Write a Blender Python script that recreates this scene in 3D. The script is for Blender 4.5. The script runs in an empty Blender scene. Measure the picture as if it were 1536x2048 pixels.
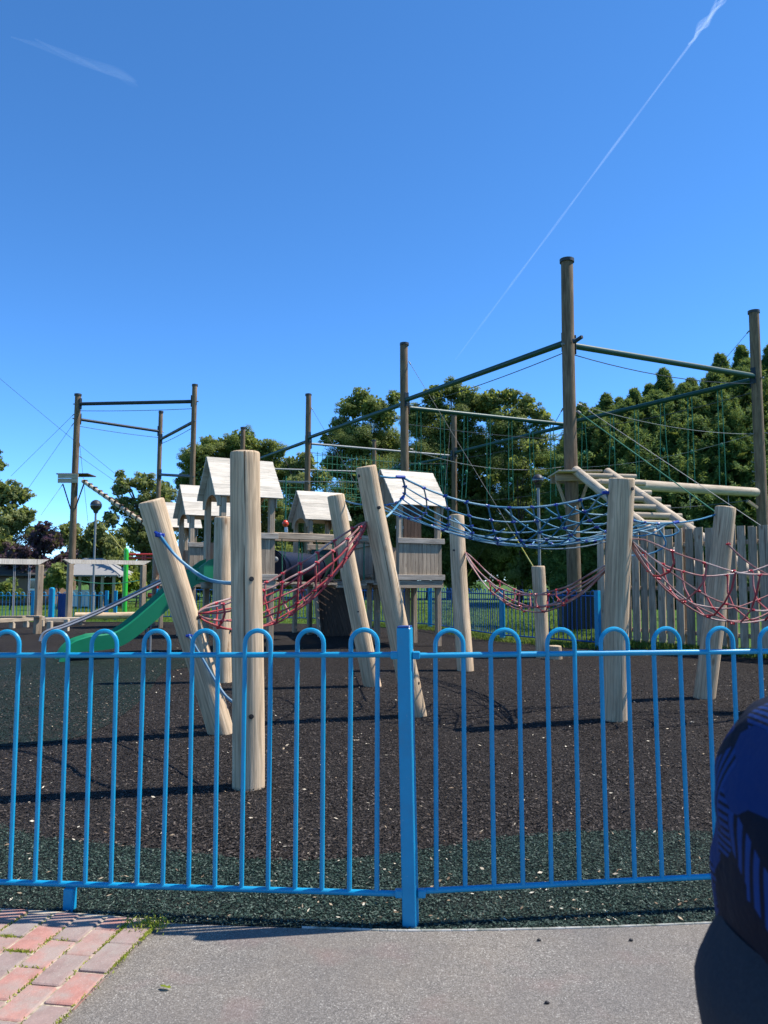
import bpy, bmesh, math, random
import numpy as np
from mathutils import Vector, Matrix
random.seed(7); RNG = np.random.default_rng(11)
S = bpy.context.scene; COL = S.collection
PI = math.pi

# ------------------------------------------------------------------ camera
CAM_H = 1.4; PITCH = math.radians(5.13); FPX = 1538.0
cd = bpy.data.cameras.new('camera'); cam = bpy.data.objects.new('camera', cd); COL.objects.link(cam)
cam.location = (0, 0, CAM_H); cam.rotation_euler = (PI/2 + PITCH, 0, 0)
cd.sensor_width = 36; cd.lens = FPX/2048*36; cd.clip_start = 0.05; cd.clip_end = 60000
cd.dof.use_dof = True; cd.dof.focus_distance = 7.5; cd.dof.aperture_fstop = 7.5
S.camera = cam
CP, SP = math.cos(PITCH), math.sin(PITCH)
def at(px, py, Y):
    """point at distance Y in front of the lens seen at photo pixel px,py (1536x2048)"""
    u = px-768; v = py-1024
    y = FPX*CP + v*SP; z = FPX*SP - v*CP
    return Vector((u*Y/y, Y, CAM_H + z*Y/y))
def gnd(px, py, h=0.0):
    u = px-768; v = py-1024
    y = FPX*CP + v*SP; z = FPX*SP - v*CP
    k = (h-CAM_H)/z
    return Vector((u*k, y*k, h))

# ------------------------------------------------------------------ object helpers
def tag(o, label=None, cat=None, group=None, kind=None):
    if label: o['label'] = label
    if cat: o['category'] = cat
    if group: o['group'] = group
    if kind: o['kind'] = kind
    return o
def thing(name, label, cat, loc=(0, 0, 0), group=None, rz=0):
    o = bpy.data.objects.new(name, None); COL.objects.link(o)
    o.location = loc; o.rotation_euler = (0, 0, rz); o.empty_display_size = .2
    return tag(o, label, cat, group)
def frame(d, up=None):
    d = d.normalized()
    if up is None or abs(up.normalized().dot(d)) > .98:
        up = Vector((0, 0, 1)) if abs(d.z) < .95 else Vector((0, 1, 0))
    x = up.cross(d)
    if x.length < 1e-6: x = Vector((1, 0, 0))
    x.normalize(); y = d.cross(x)
    return x, y, d
class MB:
    def __init__(s): s.v = []; s.f = []; s.g = []; s.r = []; s.sm = []
    def add(s, vs, fs, gs, rid=None, smooth=False):
        n = len(s.v); rid = random.random() if rid is None else rid
        off = Vector((random.uniform(-20, 20), random.uniform(-20, 20), random.uniform(-20, 20)))
        s.v += [tuple(q) for q in vs]; s.g += [tuple(Vector(q)+off) for q in gs]; s.r += [rid]*len(vs)
        s.f += [tuple(i+n for i in q) for q in fs]
        s.sm += [smooth]*len(fs)
        return s
    def beam(s, p0, p1, w, h, up=None, c=None, rid=None):
        """chamfered timber from p0 to p1, w across, h along up"""
        p0 = Vector(p0); p1 = Vector(p1); x, y, d = frame(p1-p0, Vector(up) if up is not None else None)
        L = (p1-p0).length; c = min(w, h)*.12 if c is None else c
        a, b = w/2, h/2
        sec = [(-a+c, -b), (a-c, -b), (a, -b+c), (a, b-c), (a-c, b), (-a+c, b), (-a, b-c), (-a, -b+c)]
        vs = []; gs = []
        for t, k in ((0, .0), (c, 1), (L-c, 1), (L, 0)):
            for (q, r) in sec:
                if k == 0: q2 = q - math.copysign(c, q)*.6 if abs(q) > c else q; r2 = r - math.copysign(c, r)*.6 if abs(r) > c else r
                else: q2, r2 = q, r
                vs.append(p0 + x*q2 + y*r2 + d*t); gs.append((q2, r2, t))
        fs = []
        for k in range(3):
            for i in range(8):
                j = (i+1) % 8; fs.append((k*8+i, k*8+j, k*8+8+j, k*8+8+i))
        fs.append(tuple(range(7, -1, -1))); fs.append(tuple(range(24, 32)))
        return s.add(vs, fs, gs, rid)
    def box(s, x0, x1, y0, y1, z0, z1, rid=None):
        dx, dy, dz = x1-x0, y1-y0, z1-z0
        if dz >= dx and dz >= dy: return s.beam(((x0+x1)/2, (y0+y1)/2, z0), ((x0+x1)/2, (y0+y1)/2, z1), dx, dy, (0, 1, 0), rid=rid)
        if dx >= dy: return s.beam((x0, (y0+y1)/2, (z0+z1)/2), (x1, (y0+y1)/2, (z0+z1)/2), dy, dz, (0, 0, 1), rid=rid)
        return s.beam(((x0+x1)/2, y0, (z0+z1)/2), ((x0+x1)/2, y1, (z0+z1)/2), dx, dz, (0, 0, 1), rid=rid)
    def tube(s, pts, r, n=6, closed=False, rid=None, cap=True):
        pts = [Vector(p) for p in pts]; m = len(pts)
        rs = r if isinstance(r, (list, tuple)) else [r]*m
        vs = []; gs = []; L = 0; px = None
        for i, p in enumerate(pts):
            a = pts[i-1] if i > 0 else (pts[-1] if closed else p); b = pts[i+1] if i < m-1 else (pts[0] if closed else p)
            d = (b-a)
            if d.length < 1e-9: d = Vector((0, 0, 1))
            d.normalize()
            if px is None: x, y, _ = frame(d)
            else:
                x = px - d*px.dot(d)
                if x.length < 1e-6: x, y, _ = frame(d)
                x.normalize(); y = d.cross(x)
            px = x
            if i: L += (p-pts[i-1]).length
            for k in range(n):
                t = 2*PI*k/n; o = x*math.cos(t)*rs[i] + y*math.sin(t)*rs[i]
                vs.append(p+o); gs.append((math.cos(t)*rs[i], math.sin(t)*rs[i], L))
        fs = []
        for i in range(m if closed else m-1):
            i2 = (i+1) % m
            for k in range(n):
                k2 = (k+1) % n; fs.append((i*n+k, i*n+k2, i2*n+k2, i2*n+k))
        if cap and not closed:
            fs.append(tuple(range(n-1, -1, -1))); fs.append(tuple(range((m-1)*n, m*n)))
        return s.add(vs, fs, gs, rid, True)
    def log(s, p0, p1, r0, r1, n=28, seg=26, ch=.018, wob=.010, rid=None):
        """debarked round timber with a rounded top edge and gentle irregularity"""
        p0 = Vector(p0); p1 = Vector(p1); x, y, d = frame(p1-p0, Vector((0, 1, 0))); L = (p1-p0).length
        ph = [random.uniform(0, 6.28) for _ in range(6)]; vs = []; gs = []
        ts = [L*i/seg for i in range(seg)] + [L-ch, L-ch*.55, L-ch*.2, L]
        ins = [0]*seg + [0, ch*.12, ch*.45, ch]
        for t, q in zip(ts, ins):
            f = t/L; R = r0+(r1-r0)*f
            ox = wob*math.sin(f*4+ph[0]); oy = wob*math.sin(f*3.3+ph[1])
            for k in range(n):
                a = 2*PI*k/n
                rr = R*(1+.018*math.sin(2*a+ph[2]+f*2)+.012*math.sin(3*a+ph[3]-f*3)+.007*math.sin(5*a+7*f+ph[4])) - q
                X = math.cos(a)*rr+ox; Yv = math.sin(a)*rr+oy
                vs.append(p0+x*X+y*Yv+d*t); gs.append((X, Yv, t))
        m = len(ts); fs = []
        for i in range(m-1):
            for k in range(n):
                k2 = (k+1) % n; fs.append((i*n+k, i*n+k2, i*n+n+k2, i*n+n+k))
        fs.append(tuple(range(n-1, -1, -1)))
        c = len(vs); vs.append(p0+d*(L+.002)); gs.append((0, 0, L))
        for k in range(n): fs.append(((m-1)*n+k, (m-1)*n+(k+1) % n, c))
        return s.add(vs, fs, gs, rid, True)
    def ball(s, c, rx, ry=None, rz=None, n=10, m=7, rid=None, rot=None):
        ry = rx if ry is None else ry; rz = rx if rz is None else rz; c = Vector(c); vs = []; fs = []
        for i in range(m+1):
            th = PI*i/m
            for k in range(n):
                a = 2*PI*k/n; q = Vector((math.sin(th)*math.cos(a)*rx, math.sin(th)*math.sin(a)*ry, math.cos(th)*rz))
                if rot is not None: q = rot @ q
                vs.append(c+q)
        for i in range(m):
            for k in range(n):
                k2 = (k+1) % n; fs.append((i*n+k, i*n+n+k, i*n+n+k2, i*n+k2))
        return s.add(vs, fs, [Vector(v)-c for v in vs], rid, True)
    def prism(s, poly, off, rid=None):
        """poly: list of 3D points (planar), extruded by the vector off"""
        poly = [Vector(p) for p in poly]; off = Vector(off); n = len(poly)
        vs = poly+[p+off for p in poly]; fs = [tuple(range(n)), tuple(range(2*n-1, n-1, -1))]
        for i in range(n): j = (i+1) % n; fs.append((i, i+n, j+n, j))
        return s.add(vs, fs, [v-poly[0] for v in vs], rid)
    def loft(s, rings, rid=None, capped=True):
        n = len(rings[0]); vs = [p for r in rings for p in r]; fs = []
        for i in range(len(rings)-1):
            for k in range(n):
                k2 = (k+1) % n; fs.append((i*n+k, i*n+k2, i*n+n+k2, i*n+n+k))
        if capped: fs.append(tuple(range(n-1, -1, -1))); fs.append(tuple(range(len(vs)-n, len(vs))))
        return s.add(vs, fs, vs, rid, True)
    def build(s, name, mat, parent=None, local=False, origin=None):
        """verts are world coordinates unless local; top-level meshes get their origin at `origin`"""
        o3 = Vector((0, 0, 0))
        if not local:
            if parent is not None:
                o3 = Vector(parent.location); q = parent.parent
                while q is not None: o3 = o3+Vector(q.location); q = q.parent
            elif origin is not None: o3 = Vector(origin)
            else:
                a = np.array(s.v); o3 = Vector(((a[:, 0].min()+a[:, 0].max())/2, (a[:, 1].min()+a[:, 1].max())/2, a[:, 2].min()))
        me = bpy.data.meshes.new(name)
        me.from_pydata([(x-o3.x, y-o3.y, z-o3.z) for x, y, z in s.v], [], s.f)
        a = me.attributes.new('gc', 'FLOAT_VECTOR', 'POINT'); a.data.foreach_set('vector', np.array(s.g, dtype=np.float32).ravel())
        a = me.attributes.new('rid', 'FLOAT', 'POINT'); a.data.foreach_set('value', np.array(s.r, dtype=np.float32))
        me.polygons.foreach_set('use_smooth', s.sm)
        if any(s.sm):
            try: me.set_sharp_from_angle(angle=math.radians(42))
            except Exception: pass
        bm = bmesh.new(); bm.from_mesh(me); bmesh.ops.recalc_face_normals(bm, faces=bm.faces); bm.to_mesh(me); bm.free()
        me.materials.append(mat); me.update()
        o = bpy.data.objects.new(name, me); COL.objects.link(o)
        if parent is not None: o.parent = parent
        else: o.location = o3
        return o
def dup(o, parent=None):
    c = o.copy(); COL.objects.link(c)
    if parent is not None: c.parent = parent
    for ch in list(o.children): dup(ch, c)
    return c
def cat_curve(a, b, sag, n=14):
    a = Vector(a); b = Vector(b)
    return [a.lerp(b, i/n) - Vector((0, 0, sag*4*(i/n)*(1-i/n))) for i in range(n+1)]
def bez(pts, n=8):
    """Catmull-Rom through points"""
    pts = [Vector(p) for p in pts]; q = [pts[0]]+pts+[pts[-1]]; out = []
    for i in range(1, len(q)-2):
        p0, p1, p2, p3 = q[i-1:i+3]
        for k in range(n):
            t = k/n; out.append(.5*((2*p1)+(p2-p0)*t+(2*p0-5*p1+4*p2-p3)*t*t+(3*p1-p0-3*p2+p3)*t**3))
    out.append(pts[-1]); return out

# ------------------------------------------------------------------ materials
class NT:
    def __init__(s, name):
        s.m = bpy.data.materials.new(name); s.m.use_nodes = True; s.t = s.m.node_tree; s.t.nodes.clear()
        s.out = s.n('ShaderNodeOutputMaterial')
    def n(s, typ, **kw):
        o = s.t.nodes.new(typ)
        for k, v in kw.items():
            if k.startswith('_'): setattr(o, k[1:], v)
            else:
                key = int(k[1:]) if k[0] == 'i' and k[1:].isdigit() else k.replace('__', ' ')
                if hasattr(v, 'is_output'): s.t.links.new(v, o.inputs[key])
                else: o.inputs[key].default_value = v
        return o
    def link(s, a, b): s.t.links.new(a, b)
    def attr(s, nm, vec=True): o = s.n('ShaderNodeAttribute', _attribute_name=nm); return o.outputs['Vector' if vec else 'Fac']
    def obj(s): return s.n('ShaderNodeTexCoord').outputs['Object']
    def pos(s): return s.n('ShaderNodeNewGeometry').outputs['Position']
    def scale(s, v, sc): return s.n('ShaderNodeMapping', Vector=v, Scale=sc).outputs[0]
    def noise(s, v, sc, det=4, rough=.55, dist=0): return s.n('ShaderNodeTexNoise', Vector=v, Scale=sc, Detail=det, Roughness=rough, Distortion=dist).outputs[0]
    def voro(s, v, sc, out='Color', feat='F1'): return s.n('ShaderNodeTexVoronoi', _feature=feat, Vector=v, Scale=sc).outputs[out]
    def ramp(s, f, stops, interp='LINEAR'):
        o = s.n('ShaderNodeValToRGB', Fac=f); r = o.color_ramp; r.interpolation = interp
        while len(r.elements) < len(stops): r.elements.new(.5)
        for e, (p, c) in zip(r.elements, stops): e.position = p; e.color = (*c, 1) if isinstance(c, tuple) else (c, c, c, 1)
        return o.outputs[0]
    def mix(s, f, a, b, mode='MIX'):
        o = s.n('ShaderNodeMix', _data_type='RGBA', _blend_type=mode)
        for i, v in ((0, f), (6, a), (7, b)):
            if hasattr(v, 'is_output'): s.t.links.new(v, o.inputs[i])
            elif i: o.inputs[i].default_value = (*v, 1) if isinstance(v, tuple) else (v, v, v, 1)
            else: o.inputs[i].default_value = v
        return o.outputs[2]
    def math(s, op, a, b=0.0, clamp=False): return s.n('ShaderNodeMath', _operation=op, _use_clamp=clamp, i0=a, i1=b).outputs[0]
    def bump(s, h, strength=.3, dist=.01): return s.n('ShaderNodeBump', Strength=strength, Distance=dist, Height=h).outputs[0]
    def bsdf(s, col, rough=.6, bump=None, spec=.3, **kw):
        p = s.n('ShaderNodeBsdfPrincipled', Roughness=rough)
        if hasattr(col, 'is_output'): s.link(col, p.inputs['Base Color'])
        else: p.inputs['Base Color'].default_value = (*col, 1)
        p.inputs['Specular IOR Level'].default_value = spec
        if bump is not None: s.link(bump, p.inputs['Normal'])
        for k, v in kw.items(): p.inputs[k.replace('__', ' ')].default_value = v
        s.link(p.outputs[0], s.out.inputs[0]); return p
def wood(name, light, dark, knots=.5, crack=.5, vary=.25, rough=.78, bump=.35, grain=1.0):
    t = NT(name); g = t.attr('gc'); rid = t.attr('rid', False)
    n1 = t.noise(t.scale(g, (14*grain, 14*grain, 1.1)), 1.0, 6, .62, .9)
    c = t.ramp(n1, [(.30, dark), (.5, tuple((a+b)/2 for a, b in zip(light, dark))), (.66, light)])
    wv = t.n('ShaderNodeTexWave', Vector=t.scale(g, (1, 1, .16)), Scale=9.0*grain, Distortion=7.0, Detail=3.0); wv.inputs['Detail Scale'].default_value = 1.6; wv.wave_type = 'BANDS'; wv.bands_direction = 'X'
    c = t.mix(.38, c, t.ramp(wv.outputs[1], [(.05, .50), (.45, 1.0)]), 'MULTIPLY')
    fine = t.noise(t.scale(g, (90*grain, 90*grain, 2.2)), 1.0, 5, .6)
    c = t.mix(.55, c, t.ramp(fine, [(.32, .45), (.62, 1.0)]), 'MULTIPLY')
    big = t.noise(t.scale(g, (3, 3, 1.6)), 1.0, 3)
    c = t.mix(.45, c, t.ramp(big, [(.34, .62), (.62, 1.0)]), 'MULTIPLY')
    ck = t.noise(t.scale(g, (34*grain, 34*grain, .55)), 1.0, 3, .5, .4)
    ckm = t.ramp(ck, [(.29, 1.0), (.33, 0.0)])
    c = t.mix(t.math('MULTIPLY', ckm, crack), c, (dark[0]*.28, dark[1]*.25, dark[2]*.22))
    kv = t.voro(t.scale(g, (6, 6, 2.6)), 1.0, 'Distance')
    km = t.ramp(kv, [(.07, 1.0), (.17, 0.0)])
    c = t.mix(t.math('MULTIPLY', km, knots), c, (dark[0]*.55, dark[1]*.45, dark[2]*.38))
    v = t.n('ShaderNodeMapRange', Value=rid, i3=1-vary, i4=1+vary*.6).outputs[0]
    c = t.mix(1.0, c, v, 'MULTIPLY')
    h = t.math('SUBTRACT', t.math('ADD', fine, t.math('MULTIPLY', n1, .7)), ckm)
    t.bsdf(c, rough, t.bump(h, bump, .012), .2)
    return t.m
def paint(name, col, rough=.35, vary=.12, scuff=0.0, metallic=0.0, spec=.5, rust=0.0):
    t = NT(name); p = t.obj()
    n = t.noise(p, 9, 5, .6); c = t.mix(.6, tuple(col), t.ramp(n, [(.3, 1-vary), (.7, 1.0)]), 'MULTIPLY')
    if scuff:
        m = t.ramp(t.noise(p, 46, 4, .7), [(.66, 0.0), (.74, 1.0)])
        c = t.mix(t.math('MULTIPLY', m, scuff), c, (.5, .5, .5))
    if rust:
        m = t.ramp(t.noise(p, 34, 6, .75), [(.70, 0.0), (.735, 1.0)]); c = t.mix(t.math('MULTIPLY', m, rust), c, (.085, .045, .03))
        m = t.ramp(t.noise(p, 5, 5, .7), [(.50, 0.0), (.75, .45)]); c = t.mix(m, c, tuple(q*.55+.05 for q in col))
    r = t.n('ShaderNodeMapRange', Value=t.noise(p, 23, 4), i3=rough*.7, i4=rough*1.35).outputs[0]
    b = t.bsdf(c, rough, t.bump(t.noise(p, 120, 3), .06, .002), spec, Metallic=metallic); t.link(r, b.inputs['Roughness'])
    return t.m
def rope_mat(name, col, worn, amt=.5, rough=.75, lay=110):
    t = NT(name); g = t.attr('gc')
    wv = t.n('ShaderNodeTexWave', Vector=t.scale(g, (60, 60, lay)), Scale=1.0, Distortion=1.0, Detail=1.0)
    wv.wave_type = 'BANDS'; wv.bands_direction = 'DIAGONAL'
    n = t.noise(t.scale(g, (6, 6, 2.2)), 1.0, 4, .6)
    c = t.mix(t.math('MULTIPLY', t.ramp(n, [(.46, 0.0), (.62, 1.0)]), amt), tuple(col), tuple(worn))
    c = t.mix(.4, c, t.ramp(wv.outputs[1], [(.0, .5), (.6, 1.0)]), 'MULTIPLY')
    t.bsdf(c, rough, t.bump(wv.outputs[1], .5, .003), .25); return t.m
def leaf_mat(name, a, b, c, trans=.3, rough=.5):
    t = NT(name); rid = t.attr('rid', False)
    col = t.ramp(rid, [(0, a), (.5, b), (1, c)])
    d = t.n('ShaderNodeBsdfPrincipled', Base__Color=col, Roughness=rough); d.inputs['Specular IOR Level'].default_value = .15
    tr = t.n('ShaderNodeBsdfTranslucent', Color=t.mix(.6, col, (.30, .34, .06)))
    mx = t.n('ShaderNodeMixShader', Fac=trans, i1=d.outputs[0], i2=tr.outputs[0]); t.link(mx.outputs[0], t.out.inputs[0])
    return t.m

M = {}
M['log'] = wood('pale_debarked_log', (.83, .615, .395), (.55, .38, .23), .85, 1.0, .12)
M['log_grey'] = wood('greyed_log', (.64, .49, .32), (.38, .28, .18), .35, .6, .12)
M['pole'] = wood('brown_weathered_pole', (.29, .20, .125), (.13, .085, .052), .3, .8, .12, grain=.7)
M['timber'] = wood('silvered_timber', (.56, .43, .295), (.33, .245, .165), .5, .7, .26)
M['timber_dark'] = wood('dark_stained_timber', (.15, .088, .055), (.07, .042, .028), .4, .6, .2)
M['roof'] = wood('sun_bleached_roof_boards', (.83, .735, .60), (.65, .565, .45), .3, .8, .16)
M['rail'] = wood('pale_grey_rail', (.58, .50, .40), (.40, .335, .26), .4, .6, .14)
M['board'] = wood('grey_fence_board', (.60, .455, .31), (.33, .24, .16), .7, .8, .32)
M['pale_timber'] = wood('pale_new_timber', (.66, .54, .40), (.47, .365, .25), .4, .5, .15)
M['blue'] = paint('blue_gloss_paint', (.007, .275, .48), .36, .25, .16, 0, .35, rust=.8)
M['blue_shaded'] = paint('shaded_blue_paint', (.004, .075, .26), .45, .2, 0, 0, .3)  # darker copy of the fence blue, tree shade put into the colour
M['blue_dark'] = paint('dark_blue_paint', (.012, .05, .21), .4, .2)
M['green_beam'] = paint('dark_green_paint', (.006, .046, .032), .42, .25, 0, 0, .3)
M['dark_beam'] = paint('dark_steel_paint', (.018, .028, .036), .5, .25, 0, 0, .25)
M['galv'] = paint('galvanised_steel', (.22, .235, .24), .6, .2, 0, .3, .3)
M['cable'] = paint('steel_cable', (.075, .08, .085), .6, .2, 0, .2, .2)
M['cable_light'] = paint('bright_steel_cable', (.30, .29, .275), .6, .2, 0, .1, .2)
M['chrome'] = paint('polished_steel', (.36, .35, .34), .35, .1, 0, .4)
M['green_slide'] = paint('green_slide_plastic', (.006, .20, .085), .40, .12, .05)
M['navy'] = paint('navy_plastic', (.004, .007, .020), .45, .2, 0, 0, .2)
M['bin'] = paint('dark_green_bin_plastic', (.003, .011, .013), .5, .2)
M['dark_green'] = paint('dark_green_panel', (.008, .05, .035), .5, .2)
M['bright_green'] = paint('bright_green_paint', (.03, .42, .035), .35, .1)
M['red_paint'] = paint('red_paint', (.42, .03, .02), .4, .2)
M['orange'] = paint('orange_buoy_plastic', (.72, .06, .02), .3, .1)
M['white'] = paint('white_paint', (.75, .74, .70), .5, .1)
M['black'] = paint('black_hole', (.012, .010, .009), .6, .1)
M['cap'] = paint('dark_pole_cap', (.03, .028, .026), .5, .2)
M['rope_blue'] = rope_mat('blue_rope', (.045, .20, .33), (.36, .52, .57), .75)
M['rope_pale'] = rope_mat('faded_blue_rope', (.12, .22, .30), (.38, .44, .46), .6)
M['knot_blue'] = paint('blue_connector', (.010, .045, .30), .4, .15)
M['rope_red'] = rope_mat('red_rope', (.42, .055, .06), (.52, .32, .28), .55)
M['rope_red_pale'] = rope_mat('faded_red_rope', (.36, .16, .14), (.56, .46, .41), .8)
M['knot_red'] = paint('red_connector', (.52, .025, .035), .38, .15)
M['rope_green'] = rope_mat('green_rope', (.012, .13, .075), (.08, .24, .16), .5)
M['rope_yellow'] = rope_mat('yellow_rope', (.48, .40, .07), (.55, .50, .25), .5)
M['ferrule'] = paint('pale_ferrule', (.58, .60, .60), .35, .1, 0, .4)
M['glass'] = paint('dark_lamp_globe', (.02, .02, .022), .08, .05, 0, 0, .8)
M['window'] = paint('dark_window_glass', (.03, .035, .04), .08, .05, 0, 0, .8)
M['render_wall'] = paint('brown_wall', (.18, .11, .07), .8, .3)
M['hut_roof'] = paint('grey_felt_roof', (.26, .25, .235), .85, .25)
M['dark_roof'] = paint('dark_tile_roof', (.06, .055, .05), .8, .25)
M['leaf_mid'] = leaf_mat('mid_green_leaf', (.075, .115, .028), (.165, .21, .058), (.29, .31, .10), .45)
M['leaf_light'] = leaf_mat('light_green_leaf', (.12, .155, .05), (.21, .245, .09), (.32, .335, .14), .5)
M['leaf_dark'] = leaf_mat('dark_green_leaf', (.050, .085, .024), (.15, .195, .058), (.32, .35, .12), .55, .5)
M['leaf_conifer'] = leaf_mat('conifer_spray', (.026, .062, .018), (.082, .155, .044), (.21, .29, .085), .38, .7)
M['leaf_purple'] = leaf_mat('purple_leaf', (.042, .020, .034), (.075, .040, .058), (.14, .09, .11), .25)
M['leaf_yellow'] = leaf_mat('yellow_green_leaf', (.16, .20, .02), (.26, .30, .03), (.36, .38, .06), .4)
M['grass'] = leaf_mat('grass_blade', (.055, .11, .016), (.10, .175, .028), (.19, .23, .06), .4, .55)
M['bark'] = wood('tree_bark', (.12, .095, .07), (.05, .04, .03), .2, .8, .2)
# ------------------------------------------------------------------ light and sky
SUN_EL = math.radians(56); SUN_AZ = math.radians(8.5); sun_dir = Vector((math.cos(SUN_AZ)*math.cos(SUN_EL), math.sin(SUN_AZ)*math.cos(SUN_EL), math.sin(SUN_EL))).normalized()
sl = bpy.data.lights.new('sun', 'SUN'); sl.energy = 5.0; sl.angle = math.radians(.5); sl.color = (1, .955, .88)
so = bpy.data.objects.new('sun', sl); COL.objects.link(so); so.location = (20, 8, 30)
so.rotation_euler = (-sun_dir).to_track_quat('-Z', 'Y').to_euler()
w = bpy.data.worlds.new('World'); S.world = w; w.use_nodes = True; wt = w.node_tree
bg = wt.nodes['Background']; sk = wt.nodes.new('ShaderNodeTexSky'); sk.sky_type = 'NISHITA'; sk.sun_disc = False
sk.sun_elevation = SUN_EL; sk.sun_rotation = math.atan2(sun_dir.x, sun_dir.y)
sk.altitude = 6000; sk.air_density = 1.0; sk.dust_density = 0.0; sk.ozone_density = 4.0
hs = wt.nodes.new('ShaderNodeHueSaturation'); hs.inputs['Saturation'].default_value = 1.18; hs.inputs['Hue'].default_value = .498; hs.inputs['Value'].default_value = 1.44
wt.links.new(sk.outputs[0], hs.inputs['Color']); wt.links.new(hs.outputs[0], bg.inputs[0]); bg.inputs[1].default_value = .148
S.view_settings.view_transform = 'Standard'; S.view_settings.look = 'None'; S.view_settings.gamma = 1; S.view_settings.exposure = EXPOSURE = .70
S.view_settings.use_curve_mapping = False

# ------------------------------------------------------------------ ground sheets
def sheet(name, pts, z, mat, sub=None):
    me = bpy.data.meshes.new(name); bm = bmesh.new()
    vs = [bm.verts.new((p[0], p[1], z)) for p in pts]; f = bm.faces.new(vs)
    if f.normal.z < 0: f.normal_flip()
    bm.normal_update(); bm.to_mesh(me); bm.free(); me.materials.append(mat)
    o = bpy.data.objects.new(name, me); COL.objects.link(o); tag(o, kind='structure')
    if me.polygons[0].normal.z < 0: me.flip_normals()
    return o
def smooth2(pts, n=6):
    return [(p.x, p.y) for p in bez([(x, y, 0) for x, y in pts], n)]
t = NT('lawn'); p = t.pos()
n1 = t.noise(p, .35, 5, .6); n2 = t.noise(p, 9, 6, .7)
c = t.ramp(n1, [(.3, (.045, .10, .014)), (.55, (.075, .145, .022)), (.75, (.13, .17, .05))])
c = t.mix(.7, c, t.ramp(n2, [(.3, .55), (.7, 1.0)]), 'MULTIPLY')
t.bsdf(c, .9, t.bump(n2, .8, .05), .1); M['lawn'] = t.m
sheet('grass_field', [(-4000, -400), (4000, -400), (4000, 6000), (-4000, 6000)], -.012, M['lawn'])

def rubber(name, cols, pale):
    t = NT(name); p = t.pos()
    q = t.mix(.035, p, t.n('ShaderNodeTexNoise', Vector=p, Scale=22.0, Detail=3.0).outputs[1], 'ADD')
    cell = t.voro(t.scale(q, (1, 1.6, 1)), 62, 'Color'); g = t.n('ShaderNodeSeparateColor', Color=cell).outputs[0]
    d = t.voro(t.scale(q, (1, 1.6, 1)), 62, 'Distance')
    c = t.ramp(g, [(0, cols[0]), (.45, cols[1]), (.8, cols[2]), (.97, cols[3])])
    c = t.mix(t.ramp(t.noise(p, 1.6, 5, .6), [(.42, 0.0), (.66, .65)]), c, pale, 'MIX')
    c = t.mix(.9, c, t.ramp(d, [(.25, 1.0), (.75, .25)]), 'MULTIPLY')
    c = t.mix(t.ramp(t.noise(p, .8, 5, .65), [(.46, 0.0), (.72, .42)]), c, (.095, .083, .072))
    sp = t.noise(p, 95, 2, .5); c = t.mix(t.ramp(sp, [(.735, 0.0), (.76, .8)]), c, (.34, .30, .25))
    h = t.math('SUBTRACT', t.math('MULTIPLY', g, .9), d); h = t.math('ADD', h, t.math('MULTIPLY', t.noise(p, 30, 4), .8))
    c = t.mix(.75, c, t.ramp(t.noise(t.scale(p, (1, 1.5, 1)), 26, 3, .65), [(.36, .30), (.60, 1.0)]), 'MULTIPLY')
    c = t.mix(.5, c, t.ramp(t.noise(p, 7, 4, .65), [(.34, .55), (.62, 1.0)]), 'MULTIPLY')
    t.bsdf(c, .9, t.bump(h, 1.0, .035), .12); return t.m
M['rubber_brown'] = rubber('brown_black_shredded_rubber', [(.026, .020, .017), (.066, .052, .043), (.118, .097, .083), (.20, .17, .15)], (.072, .060, .052))
M['rubber_green'] = rubber('green_shredded_rubber', [(.012, .026, .020), (.030, .062, .048), (.060, .105, .082), (.14, .18, .15)], (.030, .062, .049))
edge_px = [(-300, 1815), (0, 1826), (160, 1836), (330, 1850), (500, 1857), (700, 1864), (815, 1867), (1000, 1865), (1200, 1860), (1430, 1851), (1700, 1838), (1950, 1820)]
edge = [(-7.0, 4.55), (-4.6, 3.95)]+smooth2([tuple(gnd(x, y).xy) for x, y in edge_px])+[(4.6, 4.05), (7.0, 4.75)]
back = [(9.5, 6.0), (7.6, 13.5), (5.6, 16.0), (4.3, 17.0), (2.8, 19.6), (1.2, 22.6), (-2.0, 25.5), (-8, 26.8), (-15, 26.8), (-16, 15), (-9, 5)]
sheet('rubber_surface', edge+back, 0.0, M['rubber_brown'])
band_px = [(1950, 1655), (1700, 1660), (1430, 1664), (1250, 1662), (1080, 1668), (960, 1682), (830, 1702), (700, 1716), (600, 1722), (470, 1716), (330, 1700), (200, 1688), (60, 1668), (-60, 1640), (-300, 1600)]
band = smooth2([tuple(gnd(x, y).xy) for x, y in band_px], 9)
band = [(7.0, 5.6), (4.6, 4.95)]+band+[(-4.6, 5.1), (-7.0, 5.7)]
band = [(x+random.uniform(-.012, .012), y+random.uniform(-.015, .015)) for x, y in band]
ej = [(x, y) for x, y in edge]
sheet('green_rubber_border', ej+band, .004, M['rubber_green'])
pa = smooth2([tuple(gnd(x, y).xy) for x, y in [(-300, 1500), (60, 1490), (190, 1462), (260, 1420), (300, 1380), (330, 1345), (400, 1326), (300, 1308), (150, 1312), (-50, 1322), (-300, 1330)]], 6)
sheet('green_rubber_patch', pa, .004, M['rubber_green'])
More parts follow.
